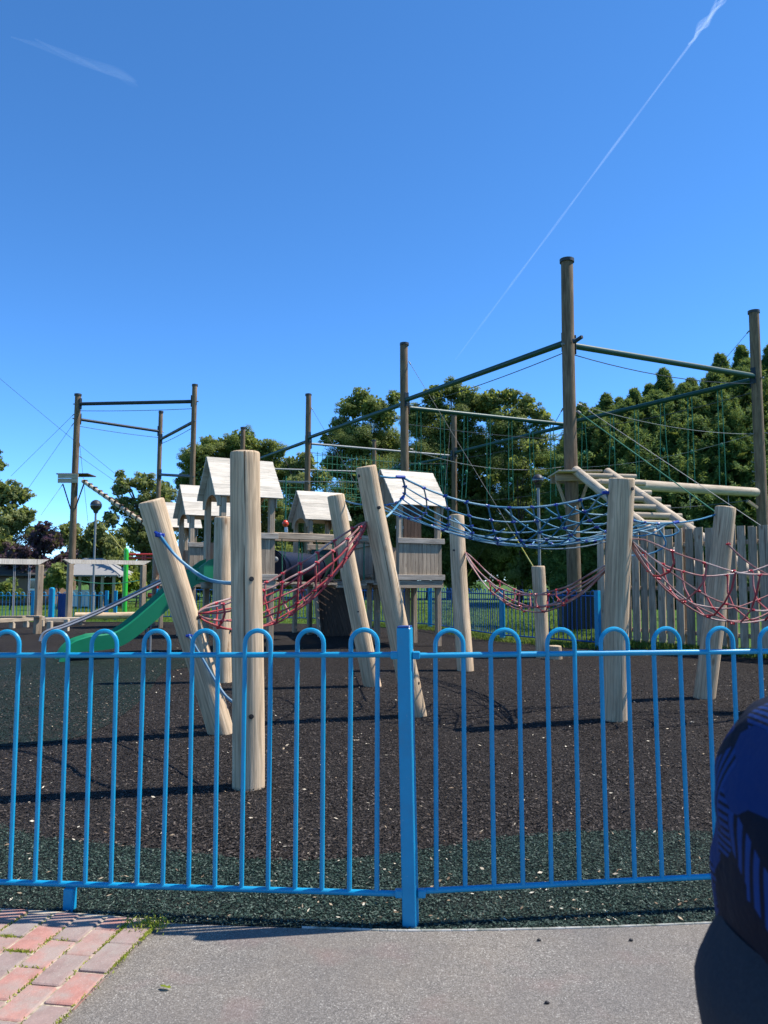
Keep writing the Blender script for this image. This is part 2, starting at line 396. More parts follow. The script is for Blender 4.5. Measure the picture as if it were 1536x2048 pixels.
# asphalt
t = NT('asphalt'); p = t.pos()
v1 = t.voro(p, 250, 'Color'); g1 = t.n('ShaderNodeSeparateColor', Color=v1).outputs[0]
c = t.ramp(g1, [(0, (.085, .076, .065)), (.5, (.178, .158, .135)), (.9, (.25, .225, .193)), (1, (.44, .41, .36))])
c = t.mix(t.ramp(t.noise(p, 2.2, 4, .6), [(.4, 0.0), (.7, .35)]), c, (.24, .19, .14))
c = t.mix(t.ramp(t.noise(p, 3.1, 3, .5), [(.56, 0.0), (.7, .22)]), c, (.30, .14, .13))
c = t.mix(t.ramp(t.noise(p, .9, 3, .5), [(.42, .35), (.6, 0.0)]), c, (.115, .108, .105))
spk = t.ramp(t.noise(p, 260, 2), [(.66, 0.0), (.72, .75)]); c = t.mix(spk, c, (.46, .43, .39))
gum = t.ramp(t.voro(p, 2.3, 'Distance'), [(.028, .75), (.045, 0.0)]); c = t.mix(gum, c, (.055, .052, .05))
c = t.mix(t.ramp(t.noise(p, 1.3, 6, .7), [(.47, 0.0), (.70, .40)]), c, (.10, .093, .088))
crk = t.voro(t.mix(.25, p, t.n('ShaderNodeTexNoise', Vector=p, Scale=3.0, Detail=5.0).outputs[1], 'ADD'), .55, 'Distance', 'DISTANCE_TO_EDGE'); c = t.mix(t.ramp(crk, [(.001, .16), (.003, 0.0)]), c, (.045, .042, .04))
t.bsdf(c, .85, t.bump(t.math('ADD', g1, t.noise(p, 330, 3)), .55, .006), .25); M['asphalt'] = t.m
fe = [(x, y+.015) for x, y in edge]
brick_edge_top = gnd(322, 1850); brick_edge_bot = gnd(128, 2048)
bdir = (brick_edge_bot-brick_edge_top)/(brick_edge_bot-brick_edge_top).length
sheet('asphalt_path', edge+[(7, -3), (-7, -3)], .008, M['asphalt'])
# pale concrete edging strip between asphalt and rubber
mb = MB(); e3 = [Vector((x, y, 0)) for x, y in edge]
i0 = min(range(len(e3)), key=lambda i: abs(e3[i].x+.32)); es = e3[i0:]
for a, b in zip(es[:-1], es[1:]): mb.beam(a+Vector((0, .004, -.02)), b+Vector((0, .004, -.02)), .010, .068, (0, 0, 1), c=.003, rid=.5)
t = NT('pale_edging'); t.bsdf(t.ramp(t.noise(t.pos(), 14, 4), [(.35, (.16, .17, .13)), (.6, (.42, .40, .36))]), .9); M['edging'] = t.m
o = mb.build('path_edging', M['edging']); tag(o, kind='structure')
# brick paving: stretcher courses running along the diagonal joint
t = NT('paving_brick'); g = t.attr('gc'); rid = t.attr('rid', False)
c = t.ramp(rid, [(0, (.36, .165, .13)), (.3, (.41, .205, .165)), (.5, (.32, .20, .17)), (.75, (.25, .20, .18)), (1, (.38, .225, .185))])
c = t.mix(.65, c, t.ramp(t.noise(g, 14, 6, .65), [(.3, .62), (.65, 1.0)]), 'MULTIPLY')
c = t.mix(t.ramp(t.noise(t.pos(), 7, 5, .65), [(.44, 0.0), (.66, .75)]), c, (.29, .25, .215))
c = t.mix(t.ramp(t.noise(t.pos(), 170, 2), [(.64, 0.0), (.72, .45)]), c, (.52, .44, .38))
t.bsdf(c, .85, t.bump(t.noise(g, 70, 5), .4, .006), .2); M['brick'] = t.m
t = NT('joint_sand'); t.bsdf(t.ramp(t.noise(t.pos(), 30, 5), [(.35, (.16, .13, .09)), (.6, (.46, .38, .28))]), .95); M['sand'] = t.m
bx = Vector((-bdir.y, bdir.x, 0)); bx = bx if bx.x < 0 else -bx   # to the left, away from the asphalt
by = Vector((bdir.x, bdir.y, 0))
def edge_y(x):
    for a, b in zip(edge[:-1], edge[1:]):
        if min(a[0], b[0]) <= x <= max(a[0], b[0]): return a[1]+(b[1]-a[1])*(x-a[0])/(b[0]-a[0]+1e-9)
    return 3.4
org = brick_edge_top - by*1.2
tri = [brick_edge_top+Vector((0, .03, 0)), brick_edge_top+by*3.5, brick_edge_top+by*3.5+bx*2.6]
left_far = [(x, y+.0) for x, y in edge if x < brick_edge_top.x-.03]
sheet('paving_bed', [(brick_edge_top.x, brick_edge_top.y), *[tuple((brick_edge_top+by*k).xy) for k in (1, 2.2)], tuple((brick_edge_top+by*2.2+bx*3).xy), (-3.3, edge_y(-3.2))]+[q for q in left_far if q[0] > -3.2], .0195, M['sand'])
mb = MB(); joints = []
W_, L_, gp = .116, .212, .007
for i in range(22):
    for j in range(-1, 22):
        c0 = org + bx*(W_*(i+.5)) + by*(L_*(j+(.5 if i % 2 else 0)+.25))
        a = c0-by*(L_/2-gp/2); b = c0+by*(L_/2-gp/2)
        ye = edge_y(c0.x)-.012
        if b.y > ye: continue
        if a.y > ye:
            a = a + by*((a.y-ye)/max(.2, -by.y)); 
            if (b-a).dot(by) < .04: continue
        zz = random.uniform(-.003, .003)
        tilt = random.uniform(-.002, .002)
        mb.beam(a+Vector((0, 0, -.006+zz+tilt)), b+Vector((0, 0, -.006+zz-tilt)), W_-gp, .065, (0, 0, 1), c=.006)
        joints.append((a, by, bx)); joints.append((c0+bx*(W_/2), bx, by))
o = mb.build('brick_paving', M['brick']); tag(o, kind='structure')

# ------------------------------------------------------------------ scatter helpers
def quads(name, P, U, V, rid, mat, parent=None, kind=None, tip=1.0):
    """n leaf quads: centre P, half axes U (length) and V (width); arrays n x 3"""
    n = len(P); co = np.empty((n, 4, 3), dtype=np.float32)
    co[:, 0] = P-U; co[:, 1] = P+V-U*.1; co[:, 2] = P+U; co[:, 3] = P-V-U*.1
    o3 = np.zeros(3, dtype=np.float32)
    if parent is not None: o3 = np.array(parent.location, dtype=np.float32)
    me = bpy.data.meshes.new(name); me.vertices.add(n*4); me.vertices.foreach_set('co', (co-o3).ravel())
    me.loops.add(n*4); me.loops.foreach_set('vertex_index', np.arange(n*4, dtype=np.int32))
    me.polygons.add(n); me.polygons.foreach_set('loop_start', np.arange(0, n*4, 4, dtype=np.int32))
    try: me.polygons.foreach_set('loop_total', np.full(n, 4, dtype=np.int32))
    except Exception: pass
    a = me.attributes.new('rid', 'FLOAT', 'POINT'); a.data.foreach_set('value', np.repeat(np.clip(rid, 0, 1), 4).astype(np.float32))
    me.materials.append(mat); me.update(calc_edges=True); me.validate()
    o = bpy.data.objects.new(name, me); COL.objects.link(o)
    if parent is not None: o.parent = parent
    if kind: o['kind'] = kind
    return o
def unit(n): 
    v = RNG.normal(size=(n, 3)); return v/np.linalg.norm(v, axis=1, keepdims=True)
def nrm(v): return v/np.maximum(np.linalg.norm(v, axis=1, keepdims=True), 1e-9)

# shredded rubber chips near the camera, sunk into the surface
def chips(n, x0, x1, y0, y1, mask, mat, name, smin=.006, smax=.017):
    X = RNG.uniform(x0, x1, n); Y = y0+(y1-y0)*RNG.uniform(0, 1, n)**1.5
    keep = np.array([mask(x, y) for x, y in zip(X, Y)]); X = X[keep]; Y = Y[keep]; n = len(X)
    a = RNG.uniform(0, 2*PI, n); L = RNG.uniform(smin, smax, n); t_ = RNG.uniform(-.5, .5, n)
    P = np.stack([X, Y, RNG.uniform(.006, .013, n)], 1)
    U = np.stack([np.cos(a)*np.cos(t_), np.sin(a)*np.cos(t_), np.sin(t_)], 1)*L[:, None]
    R = unit(n); V = nrm(np.cross(U, R+np.array([0, 0, 1.2])))*(L*RNG.uniform(.18, .45, n))[:, None]
    return quads(name, P, U, V, RNG.uniform(0, 1, n), mat, kind='stuff')
def band_y(x):
    for a, b in zip(band[:-1], band[1:]):
        if min(a[0], b[0]) <= x <= max(a[0], b[0]): return a[1]+(b[1]-a[1])*(x-a[0])/(b[0]-a[0]+1e-9)
    return 4.3
def chip_mat(name, a, b, c):
    t = NT(name); t.bsdf(t.ramp(t.attr('rid', False), [(0, a), (.6, b), (1, c)]), .75, spec=.2); return t.m
M['chip_green'] = chip_mat('green_rubber_chip', (.012, .028, .021), (.036, .068, .051), (.12, .15, .122))
M['chip_brown'] = chip_mat('brown_rubber_chip', (.013, .010, .009), (.048, .037, .031), (.105, .086, .073))
inview = lambda x, y: abs(x) < .56*y+.25
chips(95000, -2.9, 2.9, 3.15, 4.75, lambda x, y: inview(x, y) and edge_y(x)+.012 < y < band_y(x)+random.uniform(-.04, .03), M['chip_green'], 'green_rubber_shreds', .003, .010)
chips(150000, -7.2, 7.2, 4.0, 13.0, lambda x, y: inview(x, y) and random.random() < min(1, (13.5-y)/5) and y > band_y(x)+random.uniform(-.06, .02), M['chip_brown'], 'brown_rubber_shreds', .006, .016)
# small pale litter
n = 1500; Y = 3.3+14*RNG.uniform(0, 1, n)**1.7; X = RNG.uniform(-.58, .58, n)*Y
keep = np.array([y > edge_y(x)+.02 for x, y in zip(X, Y)]); X = X[keep]; Y = Y[keep]; n = len(X)
a = RNG.uniform(0, 6.28, n); L = RNG.uniform(.004, .013, n)*(1+.05*Y)
P = np.stack([X, Y, RNG.uniform(.010, .016, n)], 1)
U = np.stack([np.cos(a), np.sin(a), RNG.uniform(-.4, .4, n)], 1)*L[:, None]
V = nrm(np.cross(U, unit(n)*.5+np.array([0, 0, 1.])))*(L*RNG.uniform(.12, .6, n))[:, None]
t = NT('dry_litter'); t.bsdf(t.ramp(t.attr('rid', False), [(0, (.15, .09, .05)), (.5, (.34, .26, .17)), (1, (.60, .54, .42))]), .8); M['litter'] = t.m
quads('leaf_litter', P, U, V, RNG.uniform(0, 1, n), M['litter'], kind='stuff')
# moss in the paving joints
js = [j for j in joints if random.random() < .55]; PP = []; 
for (a, d, e) in js:
    ln = (W_ if abs(d.dot(bx)) > .9 else L_)
    for k in range(int(random.choice([16, 50, 130]))):
        tt = random.gauss(.5, .25); o2 = random.gauss(0, .006)
        q = (a+d*(ln*tt)+e*o2) if abs(d.dot(bx)) > .9 else (a-d*0+Vector(d)*(ln*tt)-e*(W_/2)+e*o2)
        if q.y < edge_y(q.x)-.02: PP.append((q.x, q.y, .024))
P = np.array(PP); n = len(P)
cl = gnd(292, 1862); ex = RNG.normal(size=(420, 3))*np.array([.045, .03, .006])+np.array([cl.x, cl.y, .03]); P = np.vstack([P, ex]); n = len(P)
U = nrm(RNG.normal(size=(n, 3))*.6+np.array([0, 0, .6]))*RNG.uniform(.005, .012, n)[:, None]; V = nrm(np.cross(U, unit(n)))*.0025
o = quads('moss', P, U, V, RNG.uniform(.3, 1, n), M['leaf_yellow'], kind='stuff')
# a few larger fallen leaves
def fallen(px, py, size, mat, label, h=.014):
    c = gnd(px, py, h); mb = MB(); a = random.uniform(0, 6.28); k = 9; vs = [c+Vector((0, 0, .004))]; 
    for i in range(k):
        q = 2*PI*i/k; r = size*(.55+.45*abs(math.cos(q)))*random.uniform(.75, 1.1)
        vs.append(c+Vector((math.cos(q+a)*r, math.sin(q+a)*r*.6, random.uniform(0, size*.3))))
    mb.add(vs, [(0, 1+i, 1+(i+1) % k) for i in range(k)], [v-c for v in vs])
    tag(mb.build('fallen_leaf', mat), label, 'leaf', 'fallen leaves')
for px, py, s, m, lab in [(713, 1481, .030, 'litter', 'pale dry leaf on black rubber beside the blue fence post, left of a close pair'),
                          (735, 1488, .026, 'litter', 'pale dry leaf on black rubber beside the blue fence post, right of a close pair'),
                          (903, 1576, .022, 'litter', 'pale curled leaf on brown rubber just right of the blue fence post'),
                          (1385, 1445, .030, 'litter', 'pale dry leaf on dark rubber near the right leaning log'),
                          (600, 1516, .018, 'litter', 'small pale leaf on rubber right of the thick near log')]:
    fallen(px, py, s, M[m], lab)
fallen(331, 1975, .022, M['leaf_yellow'], 'small yellow green leaf lying on the grey asphalt', .016)
for px, py, lab in [(1094, 2005, 'black pebble lying on the asphalt, nearest to the bottom edge'), (1078, 1880, 'black pebble lying on the asphalt just below the pale edging'), (1262, 1880, 'black pebble on the asphalt further right, below the green rubber border')]:
    c = gnd(px, py, .012); mb = MB(); mb.ball(c, .009, .006, .006, 8, 5); tag(mb.build('pebble', M['black']), lab, 'pebble', 'black pebbles on the asphalt')
# ------------------------------------------------------------------ bow top fences
def hoop_mesh(r, gap, zb, zr, zt, n=8, mat='blue', name='hoop'):
    """one bent bar: up, over in a bow, down again (local x along the fence)"""
    pts = [(-gap/2, 0, zb)]; R = gap/2; k = zt-R
    for i in range(1, 6): pts.append((-gap/2, 0, zb+(k-zb)*i/6))
    for i in range(13):
        a = PI-PI*i/12; pts.append((math.cos(a)*R, 0, k+math.sin(a)*R))
    for i in range(5, -1, -1): pts.append((gap/2, 0, zb+(k-zb)*i/6))
    return MB().tube(pts, r, n)
def bow_fence(p0, p1, label, hoops=None, pmat=None, pitch=.226, gap=.112, h=1.2, rail=(.13, 1.085), r=.0100, mat='blue', rr=.0120, posts=(), post_h=None, first=None, sides=8, post_w=.055, group=None, feet=()):
    p0 = Vector(p0); p1 = Vector(p1); d = p1-p0; L = d.xy.length; rz = math.atan2(d.y, d.x)
    root = thing('bow_top_fence', label, 'fence', (p0.x, p0.y, p0.z), group, rz); dz = (p1.z-p0.z)/L
    for z in rail:
        m = MB().tube([(0, 0, z), (L/2, 0, z+dz*L/2), (L, 0, z+dz*L)], rr, 10); m.build('rail', M[mat], root, True)
    m = hoop_mesh(r, gap, rail[0], rail[1], h, sides).build('hoop', M[mat], root, True)
    x = first if first is not None else pitch/2; k = 0
    while x < L-gap/2-.01:
        o = m if k == 0 else m.copy()
        if k: COL.objects.link(o); o.parent = root
        o.location = (x, 0, dz*x); o.rotation_euler = (random.gauss(0, .004), random.gauss(0, .003), random.gauss(0, .03)); x += pitch; k += 1
    for x, lean in posts:
        b = MB().beam((x+lean, 0, -.06), (x, 0, (post_h or h+.01)), post_w, post_w, (0, 1, 0), c=.004); po = b.build('post', M[pmat or mat], root, True)
        MB().beam((x, 0, (post_h or h+.01)), (x, 0, (post_h or h+.01)+.006), post_w*.94, post_w*.94, (0, 1, 0), c=.002).build('post_cap', M['blue_dark'], po, True)
    for x in feet:
        MB().beam((x, 0, -.06), (x, 0, rail[0]), .042, .042, (0, 1, 0), c=.003).build('foot', M[mat], root, True)
    return root
# near fence: two straight bays that meet at the square post
PB = gnd(822, 1852); PB.z = 0
LE = Vector((-2.6, 3.545, -.030)); RE = Vector((2.75, 3.60, .0))
dl = (PB-LE).normalized(); 
Lx = (PB-LE).xy.length
# hoop centres measured along the fence: 727 px is the last one left of the post
def along(px, Y, z): return (at(px, 0, Y))
def hoop_first(p0, p1, px_list):
    """distance along p0-p1 of a hoop centre seen at column px"""
    out = []
    for px in px_list:
        u = px-768; d = (p1-p0); L = d.xy.length; d = d/L
        # at height ~1.1 the ray has x/y = u/(FPX*CP + v*SP), v ~ 265
        s = u/(FPX*CP+265*SP); t_ = (s*p0.y-p0.x)/(d.x-s*d.y); out.append(t_)
    return out
tl = hoop_first(LE, PB, [15, 727]); pitch_l = (tl[1]-tl[0])/7
f0 = tl[1]-pitch_l*int((tl[1]-.1)/pitch_l)
bow_fence(LE, PB-(PB-LE).normalized()*.032, 'bright blue bow top fence bay in the foreground, left of the square post', pitch=pitch_l, gap=pitch_l*.5, rail=(.125, 1.092), h=1.196, first=f0, feet=[(hoop_first(LE, PB, [149])[0]+.02)])
tr = hoop_first(PB, RE, [898, 1441]); pitch_r = (tr[1]-tr[0])/5
bow_fence(PB+(RE-PB).normalized()*.032, RE, 'bright blue bow top fence bay in the foreground, right of the square post', pitch=pitch_r, gap=pitch_r*.5, rail=(.135, 1.088), h=1.192, first=tr[0]-.032)
for a_, b_, s_, lab in ((Vector((-6.6, 4.55, -.03)), LE, -1, 'bright blue bow top fence bay continuing beyond the left edge'), (RE, Vector((6.6, 4.75, 0)), 1, 'bright blue bow top fence bay continuing beyond the right edge')):
    bow_fence(a_, b_, lab, pitch=pitch_l, gap=pitch_l*.5, rail=(.13, 1.09), h=1.194, posts=[((b_-a_).xy.length if s_ < 0 else 0, 0)], post_h=1.2)
root = thing('fence_post', 'bright blue square fence post in the foreground joining the two near bays', 'fence post', PB)
MB().beam(PB+Vector((0, 0, -.05)), PB+Vector((-.023, 0, 1.205)), .058, .058, (.25, 1, 0), c=.004).build('post', M['blue'], root)
MB().beam(PB+Vector((-.023, 0, 1.205)), PB+Vector((-.0232, 0, 1.212)), .054, .054, (.25, 1, 0), c=.002).build('post_cap', M['blue_dark'], root)
for z, s in ((1.09, 1), (1.09, -1), (.13, 1), (.13, -1)):
    lx = -.023*z/1.2
    MB().beam(PB+Vector((lx+s*.029, -.004, z-.0)), PB+Vector((lx+s*.062, -.004, z)), .030, .032, (0, 0, 1), c=.004).build('rail_socket', M['blue'], root)

# far fences round the back of the playground
FP = [gnd(1197, 1297), gnd(1005, 1281), gnd(860, 1257), gnd(655, 1244)]
for i, (lab, kw) in enumerate([('blue bow top fence far bay beside the wooden palisade and the dark bin', {}), ('blue bow top fence far bay behind the slim leaning log', {}), ('blue bow top fence far bay behind the right playhouse legs', {})]):
    a, b = FP[i+1], FP[i]
    bow_fence(a, b, lab, pitch=.25, gap=.125, h=1.2, r=.011, rr=.017, sides=6, posts=[(0, 0)] + ([((b-a).xy.length, 0)] if i == 0 else []), post_h=1.2, post_w=.10, mat='blue_shaded', pmat='blue', group='bow top fence bays at the back of the playground')
a = Vector((-2.05, 26.2, 0)); 
bow_fence(gnd(312, 1240), FP[3]+Vector((-.05, 0, 0)), 'blue bow top fence far bay behind the green slide and playhouses', pitch=.25, gap=.125, h=1.1, r=.011, rr=.017, sides=6, posts=[(0, 0), (3, 0)], post_h=1.12, post_w=.09, mat='blue_shaded', pmat='blue', group='bow top fence bays at the back of the playground')
lf0 = Vector((-15.6, 27.6, 0)); lf1 = gnd(212, 1240)
bow_fence(lf0, lf1, 'blue bow top fence at the far left behind the timber frames', pitch=.25, gap=.125, h=1.0, r=.012, rr=.018, rail=(.1, .88), sides=6, posts=[(1.1, 0), (3.0, 0), (5.9, 0), ((lf1-lf0).xy.length, 0)], post_h=1.05, post_w=.11, group='bow top fence bays at the back of the playground')
# solid blue gate panel in the left fence
g0 = at(117, 1190, 26.4); root = thing('gate', 'dark blue solid boarded gate in the far left fence', 'gate', (g0.x, 26.4, 0))
for k in range(6): MB().box(g0.x+.004+k*.072, g0.x+.070+k*.072, 26.37, 26.40, .08, .98).build('board', M['blue_dark'], root)
for z in (.22, .82): MB().box(g0.x, g0.x+.44, 26.405, 26.44, z, z+.06).build('cross_bar', M['blue_dark'], root)
for px, lab in [(104, 'bright blue thick gate post left of the dark blue gate')]:
    q = at(px, 1190, 26.0); root = thing('gate_post', lab, 'post', (q.x, 26.0, 0))
    MB().beam((q.x, 26, 0), (q.x, 26, 1.15), .16, .16, (0, 1, 0)).build('post', M['blue'], root)
    MB().ball((q.x, 26, 1.15), .085, .085, .04, 10, 5).build('post_cap', M['blue'], root)

# ------------------------------------------------------------------ log posts of the rope climber
def log_post(base_px, top_px, r0, r1, label, Ytop=None, holes=(), mat='log', ytop_off=0.0, cat='log post'):
    b = gnd(*base_px); Y = b.y+ytop_off; tp = at(top_px[0], top_px[1], Y)
    root = thing('log_post', label, cat, b, 'leaning log posts of the rope climber')
    d = (tp-b).normalized(); bb = b-d*.12
    MB().log(bb, tp, r0, r1).build('trunk', M[mat], root)
    for (px, py) in holes:
        # bolt hole towards the camera: proud black plug, inner shade painted by its colour
        f = max(0, min(1, (base_px[1]-py)/(base_px[1]-top_px[1]))); c = b.lerp(tp, f); c2 = at(px, py, c.y); R = r0+(r1-r0)*f
        off = max(-R*.92, min(R*.92, (c2-c).x)); dep = math.sqrt(max(0, R*R-off*off)); q = Vector((c.x+off, c.y-dep, c2.z))
        nn = (q-Vector((c.x, c.y, q.z))).normalized()
        x, y, _ = frame(nn)
        hb = MB().tube([q-nn*.012, q+nn*.010], .017, 12).build('dark_hole_plug', M['black'], root)
        MB().tube([q-nn*.004, q+nn*.0125], .008, 6).build('bolt', M['black'], hb)  # black pin in the plug, coloured like the dark inside
    return b, tp
LA = log_post((495, 1574), (493, 903), .109, .102, 'thick upright pale log post nearest the camera, with dark bolt holes', holes=[(507, 1158), (507, 1428)], ytop_off=-0.09)
LB = log_post((440, 1466), (304, 1000), .118, .112, 'thick log post leaning to the left, holding the single blue rope', holes=[(430, 1235)], ytop_off=-0.45)
LC = log_post((446, 1364), (445, 1034), .125, .118, 'upright log post standing behind the left leaning log', holes=[(464, 1262)])
LD = log_post((744, 1372), (671, 990), .120, .118, 'log post leaning left, behind the middle leaning log, with rope shadows', holes=[(716, 1222)], ytop_off=-0.15)
LE_ = log_post((829, 1431), (733, 932), .118, .104, 'tall log post leaning left beside the blue fence post, with three bolt holes', holes=[(719, 953), (758, 1017), (836, 1365)], ytop_off=-0.42)
LF = log_post((931, 1341), (912, 1030), .135, .120, 'pale slim log post leaning slightly left behind the blue net', holes=[(907, 1101)], ytop_off=0.15)
LG = log_post((1085, 1315), (1077, 1132), .125, .122, 'short upright log post behind the sagging red rope net')
LH = log_post((1230, 1440), (1243, 956), .122, .126, 'thick upright log post right of centre, holding the right end of blue net', holes=[(1258, 980)], ytop_off=-0.3)
LI = log_post((1409, 1396), (1452, 1014), .125, .118, 'log post leaning right in front of the wooden palisade', ytop_off=-0.05)
LJ = log_post((1700, 1420), (1690, 980), .125, .118, 'log post beyond the right edge holding the red rope net')
b = gnd(1110, 1318); root = thing('log_stump', 'low cut log stump behind the fence beside the short log post', 'stump', b)
MB().log(b-Vector((0, 0, .1)), b+Vector((0, 0, .24)), .125, .122).build('stump', M['log_grey'], root)
def on_log(lg, px, py, side=1, dy=0):
    """point on the skin of a log post at the height of photo row py"""
    b, tp = lg
    best = None
    for i in range(101):
        c = b.lerp(tp, i/100); 
        z = at(0, py, c.y).z
        if best is None or abs(c.z-z) < best[0]: best = (abs(c.z-z), c)
    c = best[1]; return Vector((c.x+side*.115, c.y+dy, c.z))

# ------------------------------------------------------------------ ropes and nets
def knot(mat, r=.03, name='knot'):
    m = MB(); m.ball((0, 0, 0), r*.75, r*.75, r*.8, 8, 6); m.tube([(-r*1.3, 0, 0), (r*1.3, 0, 0)], r*.55, 8); m.tube([(0, -r*1.3, 0), (0, r*1.3, 0)], r*.55, 8)
    return m
# blue climbing net
E0 = on_log(LE_, 745, 950, 1); H0 = on_log(LH, 1215, 985, -1); I0 = on_log(LI, 1430, 1030, -1); D0 = on_log(LD, 690, 1003, 1); F0 = on_log(LF, 905, 1037, -.4)
net = thing('rope_net', 'large sagging blue rope net slung between the tall log posts', 'rope net', ((E0.x+H0.x)/2, 8.8, 0))
cE = E0.lerp(H0, .10)+Vector((0, .10, .02)); cH = H0+Vector((-.03, .0, -.0)); cI = at(1345, 1046, 8.95); cD = D0.lerp(Vector((E0.x, 8.4, D0.z)), .25)+Vector((.22, 0, -.10))
def netp(u, v):
    q = cE*(1-u)*(1-v)+cH*u*(1-v)+cI*u*v+cD*(1-u)*v
    su = 4*u*(1-u); sv = 4*v*(1-v)
    z = -.20*su*(1-v) - .34*su*v - .10*sv - .10*su*sv
    pull = Vector((0, .28*su*(1-v)**2 - .22*su*v*v, 0)) + Vector((.18*sv*(1-u)**2 - .16*sv*u*u, 0, 0))
    return q+pull+Vector((0, 0, z))
NU, NV = 9, 7
def strand(f, n=18, r=.0085, name='strand', mat='rope_blue', jit=.012):
    a = [random.uniform(-jit, jit) for _ in range(3)]
    pts = [f(i/n)+Vector((0, a[0]*math.sin(PI*i/n), a[1]*math.sin(2*PI*i/n)-.03*abs(a[2])*math.sin(PI*i/n)*10)) for i in range(n+1)]
    return MB().tube(pts, r, 6).build(name, M[mat], net)
for f in (lambda t_: netp(t_, 0), lambda t_: netp(t_, 1), lambda t_: netp(0, t_), lambda t_: netp(1, t_)):
    strand(f, 24, .0115, 'edge_rope', jit=0)
for i in range(1, NV): strand(lambda t_, v=i/NV: netp(t_, v), 24)
for i in range(1, NU): strand(lambda t_, u=i/NU: netp(u, t_), 16)
for k in range(5): strand(lambda t_, k=k: netp(.52+.10*k+t_*(.48-.10*k), t_*(1-.2*k)), 14, .009, 'diagonal_rope'); strand(lambda t_, k=k: netp(.98-.12*k-t_*.42*(1-.1*k), .06*k+t_*.9*(1-.12*k)), 14, .009, 'diagonal_rope')
km = None
for i in range(NU+1):
    for j in range(NV+1):
        if (i in (0, NU) and j in (0, NV)): continue
        if km is None: km = knot('knot_blue', .0195).build('knot', M['knot_blue'], net); o = km
        else: o = km.copy(); COL.objects.link(o); o.parent = net
        o.location = netp(i/NU, j/NV)-Vector(net.location); o.rotation_euler = (random.uniform(-.5, .5), random.uniform(-.5, .5), random.uniform(-.4, .4))
# km was built with world offset: recentre its mesh
for v_ in km.data.vertices: v_.co += Vector(net.location)
def hang(a, b, sag=.03, r=.0115, mat='rope_blue'):
    MB().tube(cat_curve(a, b, sag, 8), r, 6).build('tie_rope', M[mat], net)
    q = Vector(b).lerp(Vector(a), .93); d = (Vector(b)-Vector(a)).normalized()
    MB().tube([q-d*.05, q+d*.05], .018, 8).build('end_sleeve', M['knot_blue'], net)
hang(cE, E0, .01); hang(cH, H0+Vector((.02, 0, .0)), 0); hang(cI, I0, .02); hang(cD, D0, .02); hang(netp(.36, 1), F0, .0)
hang(netp(0, .35), LE_[0].lerp(LE_[1], .80)+Vector((.10, .05, 0)), .02); hang(netp(1, .3), on_log(LH, 0, 1040, .6), .02)
MB().tube(cat_curve(netp(.5, 1)+Vector((-.2, 0, -.02)), netp(.86, 1), .13, 14), .009, 6).build('slack_rope', M['rope_pale'], net)
MB().tube(cat_curve(netp(.93, .55), netp(1, .95), .12, 14), .0095, 6).build('slack_rope', M['rope_blue'], net)
q0 = netp(1, 1); MB().tube(bez([q0, q0+Vector((.06, -.02, -.10)), q0+Vector((-.12, -.05, -.16)), q0+Vector((-.42, -.1, -.10)), netp(.9, .7)], 6), .0105, 6).build('loop_rope', M['rope_blue'], net)
q1 = netp(.98, .9); MB().tube(bez([q1, q1+Vector((.1, 0, -.22)), q1+Vector((-.15, 0, -.34)), q1+Vector((-.55, -.1, -.33)), on_log(LH, 0, 1112, .7)], 6), .0105, 6).build('loop_rope', M['rope_blue'], net)
# single blue ropes from the left leaning log to the thick near log
r0 = on_log(LB, 0, 1072, .12, -.125); r1 = Vector((LA[0].x+.01, LA[0].y+.10, at(0, 1166, LA[0].y).z))
root = thing('climbing_rope', 'blue sagging rope from left leaning log to the back of the thick near log', 'rope', r0)
mid = at(400, 1148, 6.4)
MB().tube(bez([r0, at(352, 1112, 6.55), at(400, 1150, 6.15), at(440, 1164, 5.8), r1], 7), .0125, 8).build('rope', M['rope_blue'], root)
MB().tube(bez([r0+Vector((0, 0, -.02)), at(356, 1117, 6.57), at(402, 1154, 6.17), at(440, 1166, 5.82), r1+Vector((0, 0, -.015))], 7), .010, 6).build('second_rope', M['rope_pale'], root)
kb = knot('knot_blue', .030); kb.v = [tuple(Vector(q)+r0) for q in kb.v]; kb.tube([r0+Vector((.03, -.01, -.02)), r0+Vector((-.045, .0, .03))], .014, 6); kb.build('knot', M['knot_blue'], root)
r0 = on_log(LB, 0, 1272, .1, -.125); root = thing('climbing_rope', 'grey blue slack rope hanging from low on the left leaning log', 'rope', r0)
MB().tube(bez([r0, at(408, 1322, 6.5), at(440, 1376, 6.1), at(463, 1402, 5.8), Vector((LA[0].x, LA[0].y+.10, .50))], 7), .011, 6).build('rope', M['rope_pale'], root)
kb = knot('knot_blue', .022); kb.v = [tuple(Vector(q)+r0) for q in kb.v]; kb.build('knot', M['knot_blue'], root)

